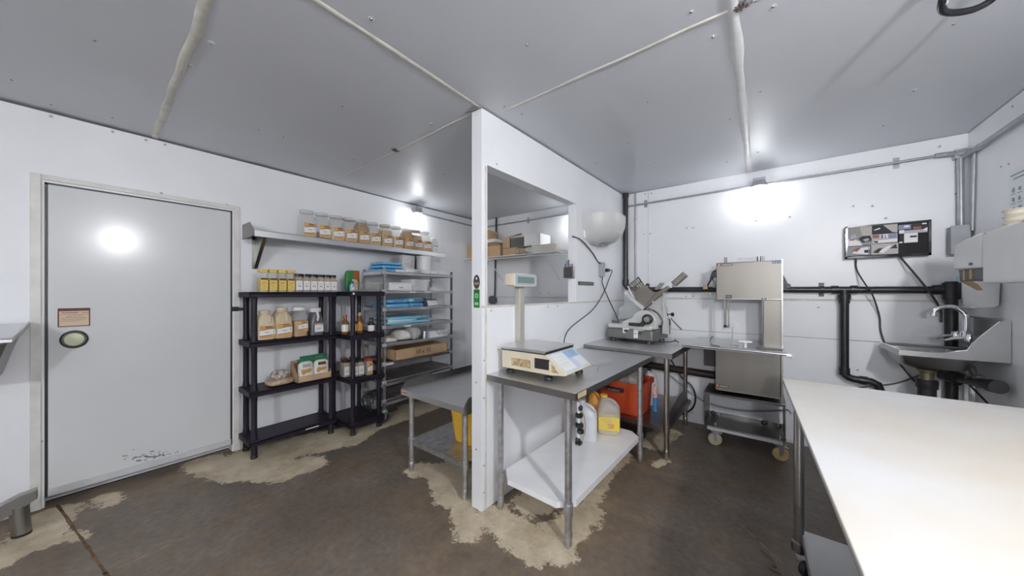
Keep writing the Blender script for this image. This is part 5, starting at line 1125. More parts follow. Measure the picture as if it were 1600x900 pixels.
b = B(); b.bb(-.60, .16, 3.455, 3.46, TZS - .028, TZS + .001); b.build('table_edge', STEELD, sw)
b = B(); b.tube([(-.60, 3.44, TZS - .004), (.185, 3.44, TZS - .012)], .009, 12); b.tube([(.16, 3.44, TZS - .022), (.195, 3.44, TZS - .022)], .008, 10); b.build('slide_rail', CHROME, sw)
b = B(); b.tube(cr_spline([(-.365, 3.50, TZS + .002), (-.375, 3.50, TZS + .05), (-.36, 3.50, TZS + .085), (-.345, 3.5, TZS + .082)], 4), .005, 8); b.tube([(-.375, 3.5, TZS + .006), (-.30, 3.49, TZS + .003)], .008, 8); b.build('stop_hook', STEELD, sw)
b = B(); b.bb(-.215, -.205, 3.56, 3.566, TZS, TZS + .19); b.bb(-.225, -.17, 3.5, 3.60, TZS + .001, TZS + .014); b.build('fence_post', STEELD, sw)
b = B(); b.cyl((-.208, 3.57, TZS + .2), (-.208, 3.578, TZS + .2), .026, n=20); b.build('round_guard', mat('clear_guard', (.7, .7, .7), .2, alpha=.4), sw)
b = B(); b.cyl((-.115, 3.6, TZS), (-.115, 3.6, TZS + .05), .012, n=14); b.bb(-.165, -.065, 3.58, 3.605, TZS + .045, TZS + .06); b.build('meat_pusher', WHITE, sw)
b = B(); b.bb(-.04, .14, 3.55, 3.575, TZS, TZS + .012); b.build('table_slot_bar', DKG, sw)
b = B(); b.bb(-.292, -.272, SY + .02, SY + .05, 1.12, 1.39); b.bb(-.258, -.248, SY + .03, SY + .045, 1.13, 1.39); b.bb(-.292, -.248, SY + .02, SY + .05, 1.115, 1.14); b.build('guide_bars', mat('guide_steel', (.2, .195, .19), .35, .9), sw)
b = B(); b.bb(-.275, -.25, SY - .0015, SY + .001, 1.395, 1.43); b.bb(-.275, -.225, SY - .0035, SY + .001, 1.395, 1.432); b.mi = 1; b.bb(-.268, -.232, SY - .005, SY - .0035, 1.41, 1.414); b.bb(-.268, -.232, SY - .005, SY - .0035, 1.42, 1.423); b.build('warning_plate', [BLK, INKG], sw, flat=True)
b = B(); b.bb(-.01, .045, SY - .0035, SY + .001, 1.388, 1.408); b.mi = 1; b.bb(-.004, .012, SY - .005, SY - .0035, 1.392, 1.404); b.bb(.02, .038, SY - .005, SY - .0035, 1.392, 1.404); b.build('model_plate', [GREY, INK], sw, flat=True)
def badge(x, z, w, h, name):
    b = B(); b.mi = 0; b.bb(x, x + w * .27, SY - (.012 if z < 1 else .0035), SY - .001, z, z + h); b.mi = 1; b.bb(x + w * .27, x + w, SY - (.012 if z < 1 else .0035), SY - .001, z, z + h)
    b.mi = 2; yb_ = SY - (.013 if z < 1 else .0045)
    for k in range(8): b.bb(x + w * (.33 + .08 * k), x + w * (.385 + .08 * k), yb_, yb_ + .001, z + h * .3, z + h * .72)
    b.bb(x + w * .08, x + w * .2, yb_, yb_ + .001, z + h * .3, z + h * .7)
    return b.build(name, [mat('badge_red', (.42, .07, .04), .5), BLK, LABW], sw, flat=True)
badge(-.345, 1.712, .125, .019, 'maker_badge'); badge(-.355, .545, .105, .02, 'maker_badge')
b = B(); b.mi = 0; b.bb(.075, .138, SY - .0035, SY - .001, 1.715, 1.738); b.mi = 1
for k in range(3): b.lathe([(.004, 0), (.0078, 0), (.0078, .001), (.004, .001), (.004, 0)], (.087 + k * .019, SY - .0035, 1.7265), 14, R=RX(PI / 2))
b.build('blue_symbol_plate', [mat('plate_blue', (.02, .09, .32), .4), LABW], sw, flat=True)
b = B(); b.bb(-.292, -.268, SY + .06, SY + .084, 1.742, 1.80); b.build('guide_post', STEELW, sw, bev=.003)
b = B(); b.cyl((-.02, SY + .12, 1.742), (-.02, SY + .12, 1.795), .017, n=16); b.cyl((.012, SY + .12, 1.742), (.012, SY + .12, 1.795), .008, n=12); b.build('tension_posts', STEELD, sw)
b = B(); b.tube([(-.02, SY + .12, 1.785), (-.155, SY + .10, 1.785)], .0045, 8); b.lathe([(.001, 0), (.009, .003), (.009, .03), (.001, .034)], (-.155, SY + .10, 1.785), 12, R=RY(-PI / 2)); b.build('tension_lever', WHITE, sw)
b = B(); b.tube([(-.352, 3.8, 1.44), (-.40, 3.8, 1.44)], .004, 8); b.bb(-.41, -.40, 3.79, 3.81, 1.425, 1.455); b.build('door_latch', STEELD, sw)
b = B(); b.tube(cr_spline([(-.34, 3.86, 1.68), (-.39, 3.85, 1.66), (-.41, 3.84, 1.58), (-.43, 3.84, 1.54), (-.44, 3.85, 1.50)], 5), .008, 8); b.tube(cr_spline([(-.35, 3.86, 1.62), (-.395, 3.86, 1.60), (-.37, 3.86, 1.52), (-.41, 3.86, 1.48), (-.35, 3.87, 1.46)], 5), .006, 8); b.bb(-.40, -.352, 3.83, 3.88, 1.61, 1.66); b.build('wiring_left', BLK, sw)
b = B(); b.bb(-.475, -.435, 3.83, 3.87, 1.49, 1.525); b.build('wood_block', WOOD, sw, bev=.003)
b = B(); b.bb(-.39, -.36, 3.83, 3.86, 1.50, 1.58); b.build('switch_cover', CLEAR, sw)
b = B(); b.prism([(.15, 3.80, 1.63), (.16, 3.80, 1.60), (.185, 3.80, 1.54), (.20, 3.80, 1.50), (.15, 3.80, 1.47)], (0, .05, 0)); b.cyl((.185, 3.8, 1.515), (.185, 3.78, 1.515), .02, n=16); b.build('hinge_handle', BLK, sw)
# cart
ct = thing('saw_cart', (-.13, 3.9, 0), 'open steel cart on cream caster wheels under the bone saw', 'cart')
cx0, cx1, cy0, cy1, cz0, cz1 = -.445, .165, 3.66, 4.06, .165, .49
b = B(); w = .004
b.bb(cx0, cx1, cy0, cy1, cz1 - w, cz1); b.bb(cx0, cx1, cy0, cy1, cz0, cz0 + w); b.bb(cx0, cx0 + w, cy0, cy1, cz0, cz1); b.bb(cx1 - w, cx1, cy0, cy1, cz0, cz1); b.bb(cx0, cx1, cy0, cy0 + .003, cz1 - .022, cz1); b.bb(cx0, cx1, cy1 - w, cy1, cz0, cz0 + .03)
b.build('cart_shell', mat('cart_steel', (.22, .21, .20), .3, 1, var=.1, vscale=5), ct)
b = B(); b.tube([(cx0 + .003, cy0, cz0), (cx0 + .003, cy0, cz1 - .002), (cx1 - .003, cy0, cz1 - .002), (cx1 - .003, cy0, cz0)], .004, 8); b.build('shell_edge', CHROME, ct)
b = B(); b.bb(cx0 + .03, cx1 - .02, cy0 - .03, cy0 + .01, cz0 - .012, cz0 + .012); b.bb(cx0 + .03, cx1 - .02, cy0 - .034, cy0 - .03, cz0 - .016, cz0 - .008); b.build('front_rail', STEEL, ct)
for x, y, m_ in ((cx0 + .09, cy0 + .0, RUBBER), (cx1 - .035, cy0 + .0, RUBBERO), (cx0 + .09, cy1 - .06, RUBBER), (cx1 - .035, cy1 - .06, RUBBER)):
    R = RZ(.25)
    b = B(); b.lathe([(.012, -.016), (.052, -.016), (.058, -.01), (.058, .01), (.052, .016), (.012, .016)], (x, y, .0585), 30, R=R @ RX(PI / 2)); cw = b.build('caster_wheel', m_, ct)
    b = B(); b.lathe([(.001, -.022), (.012, -.022), (.012, .022), (.001, .022)], (x, y, .0585), 14, R=R @ RX(PI / 2)); b.build('axle_bolt', STEELD, cw)
    b = B()
    for s in (-1, 1):
        P_ = [V((-.022, s * .02, .09)), V((.022, s * .02, .09)), V((.010, s * .02, 0)), V((-.010, s * .02, 0))]; b.prism([V((x, y, .055)) + R @ p for p in P_], R @ V((0, s * .003, 0)))
    b.box(V((x, y, .148)), (.075, .06, .008), R); b.tube([V((x, y, .13)) + R @ V((-.03, 0, 0)), V((x, y, .125)) + R @ V((.055, 0, -.01))], .007, 8)
    b.build('caster_fork', STEEL, ct)
    b = B(); b.lathe([(.012, cz0 + w), (.012, cz0 + .02), (.006, cz0 + .035)], (x, y + .04, 0), 12); b.build('caster_nut', STEELD, ct)
for x in (-.40, .02): b = B(); b.blob((x, 3.98, .20), (.05, .04, .05), 2, .1, 3, cuts=3); b.build('rear_bolt', BLK, ct)
b = B(); b.tube([(cx1 + .002, 3.7, .44), (cx1 + .03, 3.66, .44), (cx1 + .03, 3.63, .43)], .006, 8); b.build('side_hook', STEEL, ct)
hangp = [(-1.05, 4.10, .80), (-1.04, 4.08, .62), (-1.05, 4.08, .55), (-1.055, 4.08, .47)]
t = thing('hanging_plug', (-1.06, 4.06, .40), 'tan plug on a brown cord hanging behind the slicer table', 'plug'); b = B(); b.tube(cr_spline(hangp, 8), .008, 8); b.build('cord', mat('brown_cord', (.09, .035, .02), .5), t); b = B(); b.loft([(.395, .022, .016, 5), (.44, .024, .018, 5), (.475, .010, .010, 2)], (-1.058, 4.08, 0)); b.build('plug_body', WOOD, t)
cable('floor_cable', [(-.93, 4.10, .56), (-.80, 4.12, .47), (-.62, 4.12, .33), (-.45, 4.12, .25), (-.2, 4.12, .235), (0, 4.11, .27), (.2, 4.1, .33)], .009, GREY, 'grey cable drooping along the back wall behind the saw cart')
cable('floor_cable', [(-.90, 4.05, .85), (-.82, 4.08, .68), (-.72, 4.1, .50), (-.62, 4.10, .42), (-.58, 4.1, .30), (-.62, 4.08, .16), (-.78, 4.05, .06), (-.9, 4.0, .02)], .009, BLK, 'black cable looping down behind the corner table leg')

# ------------------------------------------------------------ monitor
mo = thing('monitor', (.83, YB - .03, 1.9), 'flat wall screen showing security camera views', 'monitor')
mx0, mx1, mz0, mz1, my = .588, 1.072, 1.752, 2.035, 4.085
b = B(); b.bb(mx0, mx1, my, YB - .02, mz0, mz1); b.build('housing', BLK, mo, bev=.006)
b = B(); b.bb(.75, .91, YB - .02, YB - .001, 1.8, 1.98); b.build('wall_mount', DKG, mo)
b = B(); e = .012; b.bb(mx0, mx1, my - .005, my, mz1 - e, mz1); b.bb(mx0, mx1, my - .005, my, mz0, mz0 + .02); b.bb(mx0, mx0 + .016, my - .005, my, mz0, mz1); b.bb(mx1 - .016, mx1, my - .005, my, mz0, mz1); b.build('bezel', mat('gloss_black', (.015, .015, .017), .1, coat=.4), mo, bev=.002)
scol = {'g': (.30, .30, .31), 'w': (.78, .78, .84), 'd': (.035, .035, .04), 'm': (.45, .43, .50), 'r': (.35, .12, .08), 'b': (.25, .28, .42), 't': (.48, .46, .44), 'k': (.012, .012, .014)}
sm = {k: mat('screen_' + k, (.01, .01, .01), .55, spec=.15, emis=.42 if k != 'k' else .1, ecol=c) for k, c in scol.items()}; keys = list(sm)
b = B(); SX0, SX1, SZ0, SZ1 = mx0 + .016, mx1 - .016, mz0 + .02, mz1 - .012
def sr(x0, x1, z0, z1, k, lay=1): b.mi = keys.index(k); b.bb(SX0 + (SX1 - SX0) * x0, SX0 + (SX1 - SX0) * x1, my - .0004 * lay - .0004, my - .0004 * lay, SZ0 + (SZ1 - SZ0) * z0, SZ0 + (SZ1 - SZ0) * z1)
def sp_(pts, k, lay=2): b.mi = keys.index(k); b.prism([(SX0 + (SX1 - SX0) * x, my - .0004 * lay, SZ0 + (SZ1 - SZ0) * z) for x, z in pts], (0, -.0004, 0))
sr(0, 1, 0, 1, 'k', 0)
sr(0, .32, .36, 1, 'g'); sp_([(.16, 1), (.32, 1), (.32, .62), (.2, .66)], 't'); sp_([(0, .36), (.2, .36), (.16, .5), (.06, .62), (0, .6)], 'w'); sp_([(.05, .6), (.12, .66), (.1, .78), (.03, .7)], 'm', 3); sp_([(.14, .6), (.2, .68), (.30, .68), (.32, .5), (.2, .45)], 'd', 3); sp_([(.2, .55), (.26, .6), (.29, .54), (.24, .48)], 'm', 4); sr(.02, .09, .55, .6, 'r', 3)
sr(.32, .64, .70, 1, 'd'); sp_([(.46, 1), (.64, 1), (.64, .72), (.58, .74)], 't'); sp_([(.34, .86), (.42, .92), (.43, .88), (.36, .84)], 'w', 3)
sr(.32, .64, .40, .70, 'm'); sr(.33, .41, .58, .68, 'r', 2); sr(.43, .52, .56, .69, 'w', 2); sr(.53, .63, .54, .68, 'b', 2); sr(.44, .46, .56, .68, 'd', 3); sr(.48, .5, .56, .66, 'b', 3); sp_([(.33, .4), (.64, .42), (.64, .52), (.36, .5)], 'w', 2); sr(.35, .4, .42, .48, 'd', 3)
sr(0, .30, .02, .34, 'g'); sp_([(.06, .1), (.28, .04), (.29, .3), (.12, .26)], 'w', 2); sp_([(.06, .2), (.14, .3), (.18, .28), (.12, .14)], 'r', 3); sr(.22, .29, .1, .2, 'd', 3); sr(.27, .28, .04, .33, 'b', 3)
sr(.31, .65, .02, .38, 't'); sp_([(.40, .1), (.53, .3), (.58, .28), (.46, .06)], 'w', 2); sp_([(.33, .1), (.4, .22), (.46, .24), (.4, .06)], 'd', 3); sp_([(.54, .2), (.62, .34), (.64, .2)], 'd', 2); sp_([(.5, .08), (.64, .04), (.64, .16)], 'm', 2)
sr(.65, .99, .66, .97, 'd'); sr(.65, .80, .80, .95, 'b', 2); sr(.66, .99, .66, .76, 'm', 2); sr(.83, .92, .78, .86, 'r', 2); sr(.66, .72, .68, .78, 'w', 3); sp_([(.93, .74), (.99, .82), (.99, .7)], 'w', 3); sr(.93, .98, .92, .96, 'w', 3); sr(.72, .78, .86, .92, 'w', 3)
sr(.67, .72, .34, .62, 'd'); sr(.72, .88, .36, .66, 'w', 1); sr(.79, .87, .52, .58, 'd', 2); sr(.66, .70, .36, .40, 'w', 2)
b.build('screen', [sm[k] for k in keys], mo, flat=True)
cable('monitor_cord', [(.66, 4.12, 1.76), (.665, 4.13, 1.66), (.70, 4.04, 1.53), (.74, 4.04, 1.45), (.80, 4.13, 1.26), (.81, 4.13, 1.12), (.85, 4.13, .98), (.94, 4.13, .82), (1.0, 4.13, .72)], .006, DKC, 'thin black cord', parent=mo)
cable('monitor_cord', [(.905, 4.12, 1.77), (.98, 4.05, 1.60), (1.06, 4.045, 1.44), (1.12, 4.10, 1.32), (1.13, 4.12, 1.22)], .0075, DKC, 'thicker black cord', parent=mo)
cable('wall_cable', [(.62, 4.12, .60), (.74, 4.12, .645), (.9, 4.12, .70), (1.05, 4.12, .80), (1.2, 4.05, .87)], .006, mat('brown_grey_cord', (.12, .08, .06), .6), 'brownish cord rising to the right behind the sink drain')

# ------------------------------------------------------------ hand sink
sk = thing('hand_sink', (1.03, 3.84, .9), 'wall-mounted stainless hand sink with a tall splash guard', 'sink')
hx0, hx1, hy0, hy1, hz = .79, XR - .002, 3.60, 4.05, 1.035
b = B(); g = .045                # rim with basin opening
out = [(hx0, hy1), (hx0, hy0 + .0), (hx1, hy0), (hx1, hy1)]; inn = [(hx0 + g, hy1 - g), (hx0 + g, hy0 + g), (hx1 - .14, hy0 + g), (hx1 - .14, hy1 - g)]
bt = [(hx0 + g + .05, hy1 - g - .04), (hx0 + g + .05, hy0 + g + .04), (hx1 - .18, hy0 + g + .04), (hx1 - .18, hy1 - g - .04)]
vs = [(x, y, hz - .035) for x, y in out] + [(x, y, hz + .006) for x, y in out] + [(x + (.01 if i < 2 else 0), y + (-.01 if i in (0, 3) else .01), hz - .006) for i, (x, y) in enumerate(out)] + [(x, y, hz - .010) for x, y in inn] + [(x, y, hz - .13) for x, y in bt]
fs = []
for r in range(4):
    for i in range(4): j = (i + 1) % 4; fs.append((r * 4 + i, r * 4 + j, (r + 1) * 4 + j, (r + 1) * 4 + i))
fs.append((16, 17, 18, 19)); b._add(vs, fs); b.build('basin_rim', SINKS, sk, bev=.004)
b = B(); cxs, cys = (hx0 + g + hx1 - .14) / 2, (hy0 + hy1) / 2; w_, d_ = (hx1 - .14 - hx0 - g) / 2 + .03, (hy1 - hy0) / 2 - g + .03
b.loft([(hz - .132, w_ * .55, d_ * .55, 4), (hz - .125, w_ * .82, d_ * .82, 5), (hz - .10, w_ * .93, d_ * .93, 6), (hz - .02, w_, d_, 8)], (cxs, cys, 0), cap=False); b.build('bowl', STEELD, sk)
b = B(); b.bb(hx1 - .004, hx1, hy0, hy1, hz - .03, 1.275); b.bb(hx1 - .03, hx1, hy0, hy1, 1.27, 1.278); b.build('splash_back', SINKS, sk)
b = B(); b.prism([(hx1, hy0, hz - .035), (hx1 - .36, hy0, hz - .035), (hx1 - .28, hy0, hz + .0), (hx1 - .17, hy0, hz + .03), (hx1 - .15, hy0, hz + .08), (hx1 - .04, hy0, 1.265), (hx1, hy0, 1.275)], (0, -.004, 0)); b.build('side_splash', SINKS, sk)
b = B(); b.tube([(hx1 - .04, hy0 + .002, 1.266), (hx1 - .15, hy0 + .002, hz + .08), (hx1 - .17, hy0 + .002, hz + .03), (hx1 - .28, hy0 + .002, hz + .002), (hx0 + .005, hy0 + .002, hz + .006), (hx0 + .003, hy1, hz + .006)], .004, 8); b.build('rolled_edge', CHROME, sk)
t = thing('faucet', (1.19, 3.83, 1.1), 'chrome gooseneck faucet with two lever handles over the hand sink', 'faucet')
fx, fy, fz = 1.165, 3.84, 1.15
b = B(); b.tube(cr_spline([(fx, fy, fz - .02), (fx, fy, fz + .12), (fx - .015, fy, fz + .165), (fx - .055, fy, fz + .20), (fx - .11, fy, fz + .195), (fx - .14, fy, fz + .17), (fx - .145, fy, fz + .15)], 7), [.017] * 12 + [.0145] * 31, 14); b.cyl((fx - .145, fy, fz + .155), (fx - .147, fy, fz + .13), .018, n=16); b.build('gooseneck', CHROME, t)
b = B(); b.tube([(fx, fy - .11, fz - .02), (fx, fy + .11, fz - .02)], .02, 16); b.lathe([(.026, -.03), (.03, -.02), (.026, .02), (.018, .03)], (fx, fy, fz), 18)
for s in (-1, 1): b.cyl((fx, fy + s * .10, fz - .02), (XR - .006, fy + s * .10, fz - .02), .015, n=14)
b.build('mixer_body', CHROME, t)
for s in (-1, 1):
    b = B(); c_ = V((fx - .015, fy + s * .10, fz - .01)); b.lathe([(.024, -.028), (.026, 0), (.02, .022), (.008, .03)], c_, 16); b.tube([c_ + V((0, 0, 0)), c_ + V((-.06, s * -.02, -.012)), c_ + V((-.10, s * -.03, -.03))], [.013, .011, .007], 10); b.build('lever_handle', CHROME, t)
t = thing('sink_drain', (.98, 3.83, .6), 'black drain trap with a brass collar under the hand sink', 'drain')
b = B(); b.cyl((cxs - .0, cys, .28), (cxs, cys, .80), .047, n=22); b.lathe([(.054, .74), (.056, .745), (.056, .80), (.05, .805)], (cxs, cys, 0), 22); b.build('drain_pipe', BLACKP, t)
b = B(); b.lathe([(.034, .80), (.036, .86), (.05, .865), (.052, .882)], (cxs, cys, 0), 22); b.build('brass_collar', mat('dull_brass', (.22, .19, .13), .45, .7), t)
b = B(); b.tube([(1.17, 4.0, .815), (1.18, 3.85, .825), (1.2, 3.60, .845)], .033, 16); b.tube([(1.199, 3.62, .843), (1.203, 3.54, .85)], .042, 16); b.tube([(1.1, 3.98, .84), (1.19, 4.0, .80)], .05, 14); b.build('side_branch', BLACKP, t)
b = B(); b.tube([(1.18, 3.82, .93), (1.2, 3.82, .85), (1.16, 3.80, .85)], .018, 12); b.lathe([(.024, .82), (.026, .83), (.026, .88), (.02, .885)], (1.19, 3.75, 0), 14); b.build('valve', DKG, t)
b = B(); b.cyl((1.235, 3.98, .05), (1.235, 3.98, .90), .014, n=12); b.build('white_supply_pipe', WHITE, t)
t = thing('red_hose', (1.1, 4.0, .4), 'thin reddish hose beside the drain under the sink', 'hose'); b = B(); b.tube(cr_spline([(1.07, 4.06, .80), (1.06, 4.05, .70), (1.03, 4.05, .60), (1.0, 4.05, .45), (1.02, 4.05, .2)], 5), .010, 8); b.build('hose', mat('red_hose_rubber', (.38, .09, .05), .5), t)
t = thing('cloth_bundle', (1.2, 3.5, .6), 'pale crumpled plastic bundle on the wall under the sink', 'bundle'); b = B(); b.blob((1.225, 3.48, .60), (.06, .20, .10), 2.4, .3, 4, freq=12, R=RX(.5)); b.build('bundle', BAGW, t)
cable('valve_cord', [(1.16, 3.9, .84), (1.2, 3.75, .74), (1.22, 3.60, .66), (1.23, 3.52, .62)], .006, BLK, 'black cord running down to the pale bundle under the sink')

# dispensers on the right wall
t = thing('soap_dispenser', (1.2, 3.78, 1.4), 'white soap dispenser on the wall above the sink splash guard', 'dispenser')
b = B(); b.loft([(1.355, .045, .085, 4), (1.37, .055, .095, 5), (1.52, .06, .10, 5), (1.535, .05, .09, 5)], (XR - .062, 3.78, 0)); b.build('dispenser_body', WHITE, t)
b = B(); b.bb(XR - .125, XR - .05, 3.72, 3.84, 1.345, 1.36); b.build('push_bar', mat('pale_grey_plastic', (.6, .6, .61), .4), t, bev=.004)
t = thing('towel_dispenser', (1.14, 3.27, 1.65), 'white paper towel dispenser with a black lower section on the right wall', 'dispenser')
b = B(); P_ = [(3.455, 1.60), (3.47, 1.68), (3.445, 1.765), (3.30, 1.787), (3.115, 1.80), (3.115, 1.595)]; b.prism([(1.00, y, z) for y, z in P_], (XR - 1.002, 0, 0)); b.build('cover', WHITE, t, bev=.012)
b = B(); P_ = [(3.44, 1.598), (3.425, 1.525), (3.13, 1.525), (3.12, 1.598)]; b.prism([(1.015, y, z) for y, z in P_], (XR - 1.017, 0, 0)); b.build('black_base', DKG, t, bev=.004)
b = B(); b.bb(1.009, 1.015, 3.265, 3.285, 1.535, 1.595); b.bb(1.009, 1.015, 3.36, 3.365, 1.53, 1.595); b.build('feed_lever', WOOD, t)
b = B(); b.bb(1.0, 1.02, 3.43, 3.455, 1.535, 1.56); b.build('blue_label', mat('cyan_label', (.25, .5, .55), .5), t)
b = B(); b.prism([(1.02, 3.44, 1.525), (1.02, 3.36, 1.525), (1.06, 3.40, 1.50), (1.10, 3.47, 1.465)], (.02, .0, .003)); b.build('towel_end', mat('tan_towel', (.62, .47, .28), .8), t)
b = B(); b.loft([(0, .009, .022, 2), (.002, .009, .022, 2)], (.999, 3.235, 1.625), n=24, R=RY(-PI / 2)); b.build('oval_badge', BLUE, t)
t = thing('wall_cabinet', (1.14, 2.8, 1.6), 'plain white box unit on the right wall beside the towel dispenser', 'cabinet')
b = B(); b.bb(1.0, XR - .002, 2.35, 3.105, 1.505, 1.795); b.build('cabinet_body', WHITE, t, bev=.006)
b = B(); b.bb(.998, 1.0, 2.36, 3.095, 1.515, 1.785); b.build('door_panel', WHITE, t, bev=.001)
b = B(); b.cyl((.999, 3.07, 1.785), (.996, 3.07, 1.785), .005); b.build('screw_head', SCREW, t)
for k in range(3):
    t = thing('deli_tub', (1.12, 3.09, 1.8 + .035 * k), ['lowest', 'middle', 'topmost'][k] + ' cream plastic lid of the small stack on the wall cabinet', 'lid', 'cream lids on the wall cabinet')
    z = 1.796 + k * .034; b = B(); b.lathe([(.05, z), (.056, z + .004), (.058, z + .026), (.063, z + .028), (.063, z + .033), (.055, z + .034)], (1.10, 3.02, 0), 28); b.build('lid_shell', mat('cream_tub', (.70, .64, .54), .5), t)
t = thing('green_cap_bottle', (1.14, 2.93, 1.8), 'small clear bottle with a green cap lying on the wall cabinet', 'bottle'); b = B(); b.cyl((1.1, 2.93, 1.822), (1.1, 2.80, 1.822), .025, n=18); b.build('bottle_body', CLEARF, t); b = B(); b.cyl((1.1, 2.955, 1.822), (1.1, 2.93, 1.822), .02, n=18); b.build('cap', mat('green_cap', (.02, .16, .10), .4), t)
t = thing('black_tray', (1.12, 2.7, 1.8), 'black tray at the right edge on top of the wall cabinet', 'tray'); b = B(); b.loft([(1.797, .07, .12, 6), (1.83, .08, .14, 6)], (1.11, 2.66, 0)); b.build('tray_body', BLK, t)
t = thing('white_jug', (1.15, 2.8, 1.8), 'grey-white container behind the green-capped bottle on the wall cabinet', 'container'); b = B(); b.loft([(1.797, .05, .06, 5), (1.90, .05, .06, 5), (1.93, .02, .02, 2)], (1.2, 2.86, 0)); b.build('container_body', mat('grey_white_plastic', (.62, .65, .65), .4), t)
t = thing('wall_notice', (XR - .001, 3.42, 2.0), 'white printed hand-washing notice in a sleeve on the right wall', 'notice')
q0 = onx(1563, 290, XR - .002); q1 = onx(1597, 352, XR - .002); ny1, ny0, nz1, nz0 = 3.62, 3.37, 2.235, 1.87
b = B(); b.bb(XR - .003, XR - .0005, ny0, ny1, nz0, nz1); b.build('paper', mat('notice_paper', (.80, .82, .84), .5), t, flat=True)
b = B(); xx = XR - .0038
b.bb(xx, xx + .0008, 3.40, 3.60, 2.19, 2.20); b.bb(xx, xx + .0008, 3.43, 3.57, 2.165, 2.175)
for i in range(4):
    for j in range(3):
        y_, z_ = 3.43 + j * .065, 2.10 - i * .06
        b.blob((xx + .0004, y_ + .01, z_), (.001, .035, .032), 2, .5, i * 3 + j, cuts=2, freq=60); b.bb(xx, xx + .0008, y_ - .012, y_ + .035, z_ - .028, z_ - .023)
b.build('printed_figures', mat('print_blue_grey', (.26, .33, .38), .6), t, flat=True)

# ------------------------------------------------------------ cutting table (right foreground)
ct2 = thing('cutting_table', (.7, 1.6, 0), 'large table with a white plastic cutting board top in the right foreground', 'table')
poly = [(.105, 2.72), (1.235, 2.69), (1.235, -.1), (.185, -.1)]
b = B(); b.prism([(x, y, .888) for x, y in poly], (0, 0, .018)); b.build('cutting_board', POLY, ct2, bev=.003)
cxm, cym = .70, 1.3
def ins(p, k): return (p[0] + (k if p[0] < cxm else -k), p[1] + (k if p[1] < cym else -k))
b = B(); P2 = [ins(p, .006) for p in poly]; b.prism([(x, y, .868) for x, y in P2], (0, 0, .0195)); b.build('steel_underframe', STEELD, ct2, bev=.001)
LEGM = mat('table_leg_steel', (.42, .41, .40), .3, 1, var=.12, vscale=8)
for x, y in ((.155, 2.27), (1.16, 2.27), (.20, .10), (1.16, .1)):
    b = B(); b.cyl((x, y, .14), (x, y, .868), .021, n=20); b.lathe([(.021, .10), (.030, .10), (.032, .135), (.030, .15), (.021, .155)], (x, y, 0), 20); lg = b.build('leg', LEGM, ct2)
    b = B(); b.lathe([(.008, -.014), (.034, -.014), (.038, -.008), (.038, .008), (.034, .014), (.008, .014)], (x + .025, y - .03, .039), 24, R=RZ(.9) @ RX(PI / 2)); b.build('caster_wheel', mat('dark_caster', (.035, .035, .045), .4), lg)
    b = B(); b.prism([(x - .02, y - .012, .10), (x + .024, y - .012, .10), (x + .03, y - .03, .035), (x + .015, y - .03, .035)], (0, -.004, 0)); b.prism([(x - .02, y + .012, .10), (x + .024, y + .012, .10), (x + .03, y - .012, .035), (x + .015, y - .012, .035)], (0, .004, 0)); b.bb(x - .022, x + .025, y - .015, y + .015, .094, .104); b.build('caster_fork', STEELD, lg)
b = B(); b.prism([(.165, 2.30, .196), (1.17, 2.28, .196), (1.17, .08, .196), (.20, .08, .196)], (0, 0, .004)); b.prism([(.165, 2.30, .165), (.165, 2.30, .2), (.20, .08, .2), (.20, .08, .165)], (.003, 0, 0)); b.build('undershelf', mat('pale_undershelf', (.55, .56, .56), .4, .6, var=.05, vscale=4), ct2)
t = thing('floor_debris', (.02, 2.2, 0), 'bit of dirty string on the floor by the cutting table caster', 'debris'); b = B(); b.tube(cr_spline([(.0, 2.31, .006), (.04, 2.27, .01), (.06, 2.22, .006), (.03, 2.20, .008), (.08, 2.18, .006)], 5), .005, 6); b.build('string', mat('dirty_string', (.22, .16, .10), .9), t)

# steel sink corner at the left edge
t = thing('steel_sink', (-3.6, -.7, 0), 'corner of a stainless steel sink bench at the left edge beside the door', 'sink bench')
zt = 1.235
b = B(); b._add([(-3.82, -.215, zt + .02), (-3.40, -.245, zt - .045), (-3.40, -1.4, zt - .045), (-3.82, -1.4, zt + .02)] + [(-3.82, -.215, zt + .0), (-3.40, -.245, zt - .068), (-3.40, -1.4, zt - .068), (-3.82, -1.4, zt)], [(0, 1, 2, 3), (7, 6, 5, 4), (0, 4, 5, 1), (1, 5, 6, 2), (2, 6, 7, 3), (3, 7, 4, 0)]); b.build('drain_board', STEEL, t, bev=.003)
b = B(); b.tube([(-3.82, -.217, zt + .022), (-3.40, -.247, zt - .043), (-3.40, -1.4, zt - .043)], .006, 8); b.build('rolled_edge', STEEL, t)
b = B(); b._add([(-3.80, -.235, zt), (-3.42, -.262, zt - .068), (-3.42, -1.38, zt - .068), (-3.80, -1.38, zt), (-3.80, -.31, zt - .30), (-3.55, -.33, zt - .30), (-3.55, -1.3, zt - .3), (-3.80, -1.3, zt - .3)], [(0, 1, 2, 3), (7, 6, 5, 4), (0, 4, 5, 1), (1, 5, 6, 2), (2, 6, 7, 3), (3, 7, 4, 0)]); b.build('basin', STEELD, t, bev=.01)
b = B(); b.cyl((-3.53, -.225, .012), (-3.53, -.235, .18), .036, n=22); b.build('foot_tube', STEELD, t)
b = B(); b.cyl((-3.53, -.225, 0), (-3.53, -.225, .014), .037, n=22); b.build('rubber_foot', BLK, t)
b = B(); b.prism([(-3.50, -.17, .255), (-3.50, -.17, .20), (-3.50, -.24, .155), (-3.50, -.55, .02), (-3.50, -.55, .10), (-3.50, -.235, .245)], (-.055, 0, 0)); b.build('foot_brace', STEELD, t, bev=.003)
